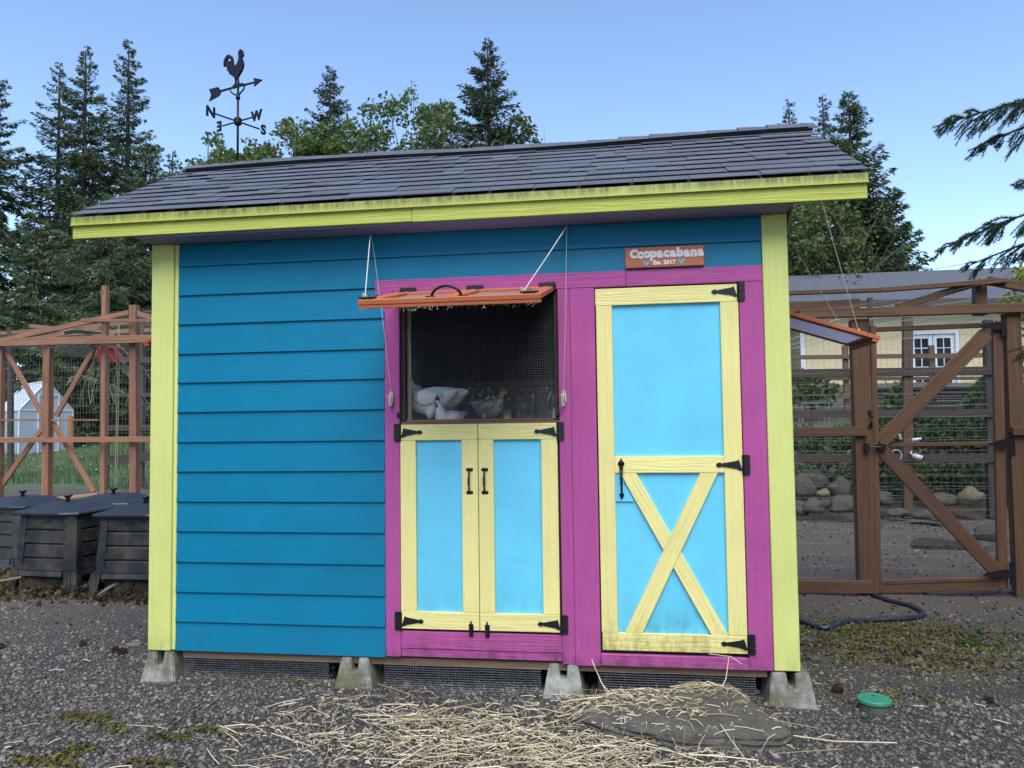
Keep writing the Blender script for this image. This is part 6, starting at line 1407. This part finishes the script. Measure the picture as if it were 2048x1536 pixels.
up_ = thing('utility_pole', 'grey wooden utility pole behind the alders at the right', 'utility pole', (15.461, 40.000, 9.294)); a = Vector((15.577, 40.000, 12.748)); MB().tube([(a.x, 40, float(zg(a.x, 40))), (a.x, 40, a.z)], [.15, .12], 10).build('pole', M['pole'], up_)
for i, (a, c_, l) in enumerate((((15.162, 60.000, 11.936), (20.999, 30.000, 8.314), 'upper power line crossing the sky at the right'), ((15.151, 60.000, 11.531), (20.988, 30.000, 8.067), 'lower power line crossing the sky at the right'))):
    a, c_ = Vector(a), Vector(c_); tag(MB().tube([a, a.lerp(c_, .33) + Vector((0, 0, -.25)), a.lerp(c_, .66) + Vector((0, 0, -.25)), c_], .012, 4).build('power_line', M['black'], None), l, 'power line')
p = (7.969, 6.500, 2.804); leafmass('shrub', 'yellow green bush hanging over the right end of the run', 'shrub', [(*(7.488, 5.500, 2.900), .22), (*(7.288, 5.500, 2.613), .16), (*(7.602, 5.500, 2.426), .25), (*(7.152, 5.400, 2.369), .10)], 1500, .045, M['yshrub'])

# near fir: trunk just outside the picture, its branches reach in from the right
nf = thing('fir_tree', 'near fir whose drooping branches reach in from the right edge', 'tree', (6.35, .55, -.17))
MB().tube([(6.35, .55, -.3), (6.36, .55, 2), (6.35, .55, 6)], [.17, .14, .09], 12).build('trunk', M['bark'], nf, True)
def firbranch(p0, p1, sag, seed, tw=34):
    rg = random.Random(seed); p0, p1 = Vector(p0), Vector(p1); b = MB(); NV, NF = [], []
    ax = [p0.lerp(p1, t) + Vector((0, 0, sag * math.sin(math.pi * t) - .18 * abs(sag) * t * t)) for t in [i / 12 for i in range(13)]]
    b.tube(ax, [.016 - .0011 * i for i in range(13)], 6)
    def needles(a, c_, dens, nl):
        L = (c_ - a).length; d = (c_ - a).normalized(); m = int(L * dens)
        for i in range(m):
            q = a.lerp(c_, (i + rg.random()) / m); r_ = Vector((rg.gauss(0, 1), rg.gauss(0, 1), rg.gauss(.15, .8))); r_ = (r_ - d * r_.dot(d)).normalized(); tip = q + (r_ + d * .7).normalized() * nl * 1.25 * rg.uniform(.7, 1.2)
            sd_ = d.cross(r_) * .0022; k0 = len(NV); NV.extend([tuple(q + sd_ + d * .001), tuple(q - sd_), tuple(tip)]); NF.append((k0, k0 + 1, k0 + 2))
    for i in range(8, 13): needles(ax[i-1], ax[i], 620, .021)
    for i in range(tw):
        t = rg.uniform(.12, .97); k_ = min(11, int(t * 12)); q = ax[k_].lerp(ax[k_+1], t * 12 - k_); d = (p1 - p0).normalized(); s_ = rg.choice((-1, 1)); lat = Vector((-d.y, d.x, 0)) * s_
        L = (.15 + .34 * (1 - t)) * rg.uniform(.6, 1.1); dr = rg.uniform(.15, .8); e_ = q + (d * .75 + lat * rg.uniform(.25, .9) + Vector((0, 0, -dr))).normalized() * L; m_ = q.lerp(e_, .5) + Vector((0, 0, .02))
        b.tube([q, m_, e_], [.005, .004, .002], 4, False); needles(q, m_, 520, .020); needles(m_, e_, 620, .020)
        for j in range(3):
            a = q.lerp(e_, rg.uniform(.25, .8)); f_ = a + ((e_ - q).normalized() * .7 + lat * rg.uniform(-.6, .8) + Vector((0, 0, -rg.uniform(.1, .7)))).normalized() * L * rg.uniform(.25, .45); b.tube([a, f_], [.003, .0015], 3, False); needles(a, f_, 620, .018)
    w_ = b.build('branch', M['bark'], nf); npobj('needles', NV, NF, M['firn'], w_)
firbranch((6.30, .60, 3.10), (4.72, .80, 3.13), .12, 1, 46); firbranch((6.30, .58, 3.16), (5.0, 1.0, 3.03), .10, 5, 34)
firbranch((6.30, .52, 2.50), (4.70, .80, 2.355), .16, 2, 46); firbranch((6.30, .56, 2.46), (4.95, 1.0, 2.28), .10, 6, 34)
firbranch((6.32, .56, 2.02), (5.10, .85, 1.70), .03, 3, 30); firbranch((6.3, .5, 2.86), (5.17, .8, 2.72), .02, 4, 14)
firbranch((6.4, .3, 3.5), (7.4, -.4, 3.4), .1, 7, 20); firbranch((6.4, .7, 2.8), (7.3, 1.5, 2.7), .1, 8, 20)
n = 9000; tx = rng.uniform(-15, 7.5, n); tz_ = rng.uniform(0, 1, n); ty = 40 + rng.normal(0, .9, n)
top_ = 3.6 + 1.0 * np.sin(tx * .7) + .6 * np.sin(tx * 1.9 + 1)
tag(leafquads(np.stack([tx, ty, zg(tx, ty) + tz_ * top_], 1), .36, M['shrub'], 'undergrowth', kind='stuff'), 'tangled green undergrowth behind the coop under the maples', 'undergrowth')
# unseen conifers added behind the camera and to the right to block low sky
WP = []
for i in range(46):
    if i < 30 and 10 < i < 19: continue
    if i < 30: tx, ty = -24 + i * 1.75 + rng.normal(0, .6), -15 - 3 * rng.uniform() - .02 * (i - 14) ** 2 * -1
    else: tx, ty = 13.5 + rng.uniform(0, 3) - .10 * (i - 30), -12 + (i - 30) * 1.15
    hh = rng.uniform(10, 14) * (.45 if i < 30 and abs(tx - 1.5) < 4.5 else 1); m = 520; t = rng.uniform(.03, 1, m) ** .8; a = rng.uniform(0, 6.283, m); rr_ = 2.6 * (1 - t) ** .8 * rng.uniform(.3, 1.1, m)
    WP.append(np.stack([tx + np.cos(a) * rr_, ty + np.sin(a) * rr_, -.2 + hh * t], 1))
tag(leafquads(np.concatenate(WP), .95, Nd, 'added_woodland', kind='stuff'), 'dark conifer wood added beyond the picture to block low sky', 'added_woodland')
# earth-dark chips and bark bits over the bare ground
n = 5200; P = np.stack([rng.uniform(-6, 8.5, n), rng.uniform(.7, 8.8, n), np.zeros(n)], 1); P = P[~((P[:, 0] > -.1) & (P[:, 0] < 3.8) & (P[:, 1] < 2.2))]; P[:, 2] = zg(P[:, 0], P[:, 1]) + .006
k_ = NT('bark_chips'); cr = k_.mix(k_.n('NewGeometry').outputs['Random Per Island'], (.022, .016, .012), (.17, .13, .10)); k_.l(cr, k_.b.inputs['Base Color']); k_.b.inputs['Roughness'].default_value = .9
tag(leafquads(P, .032, k_.m, 'bark_chips', kind='stuff', up=1), 'bark chips and leaf litter on the bare earth', 'bark chips')
print('shingles', nshing)
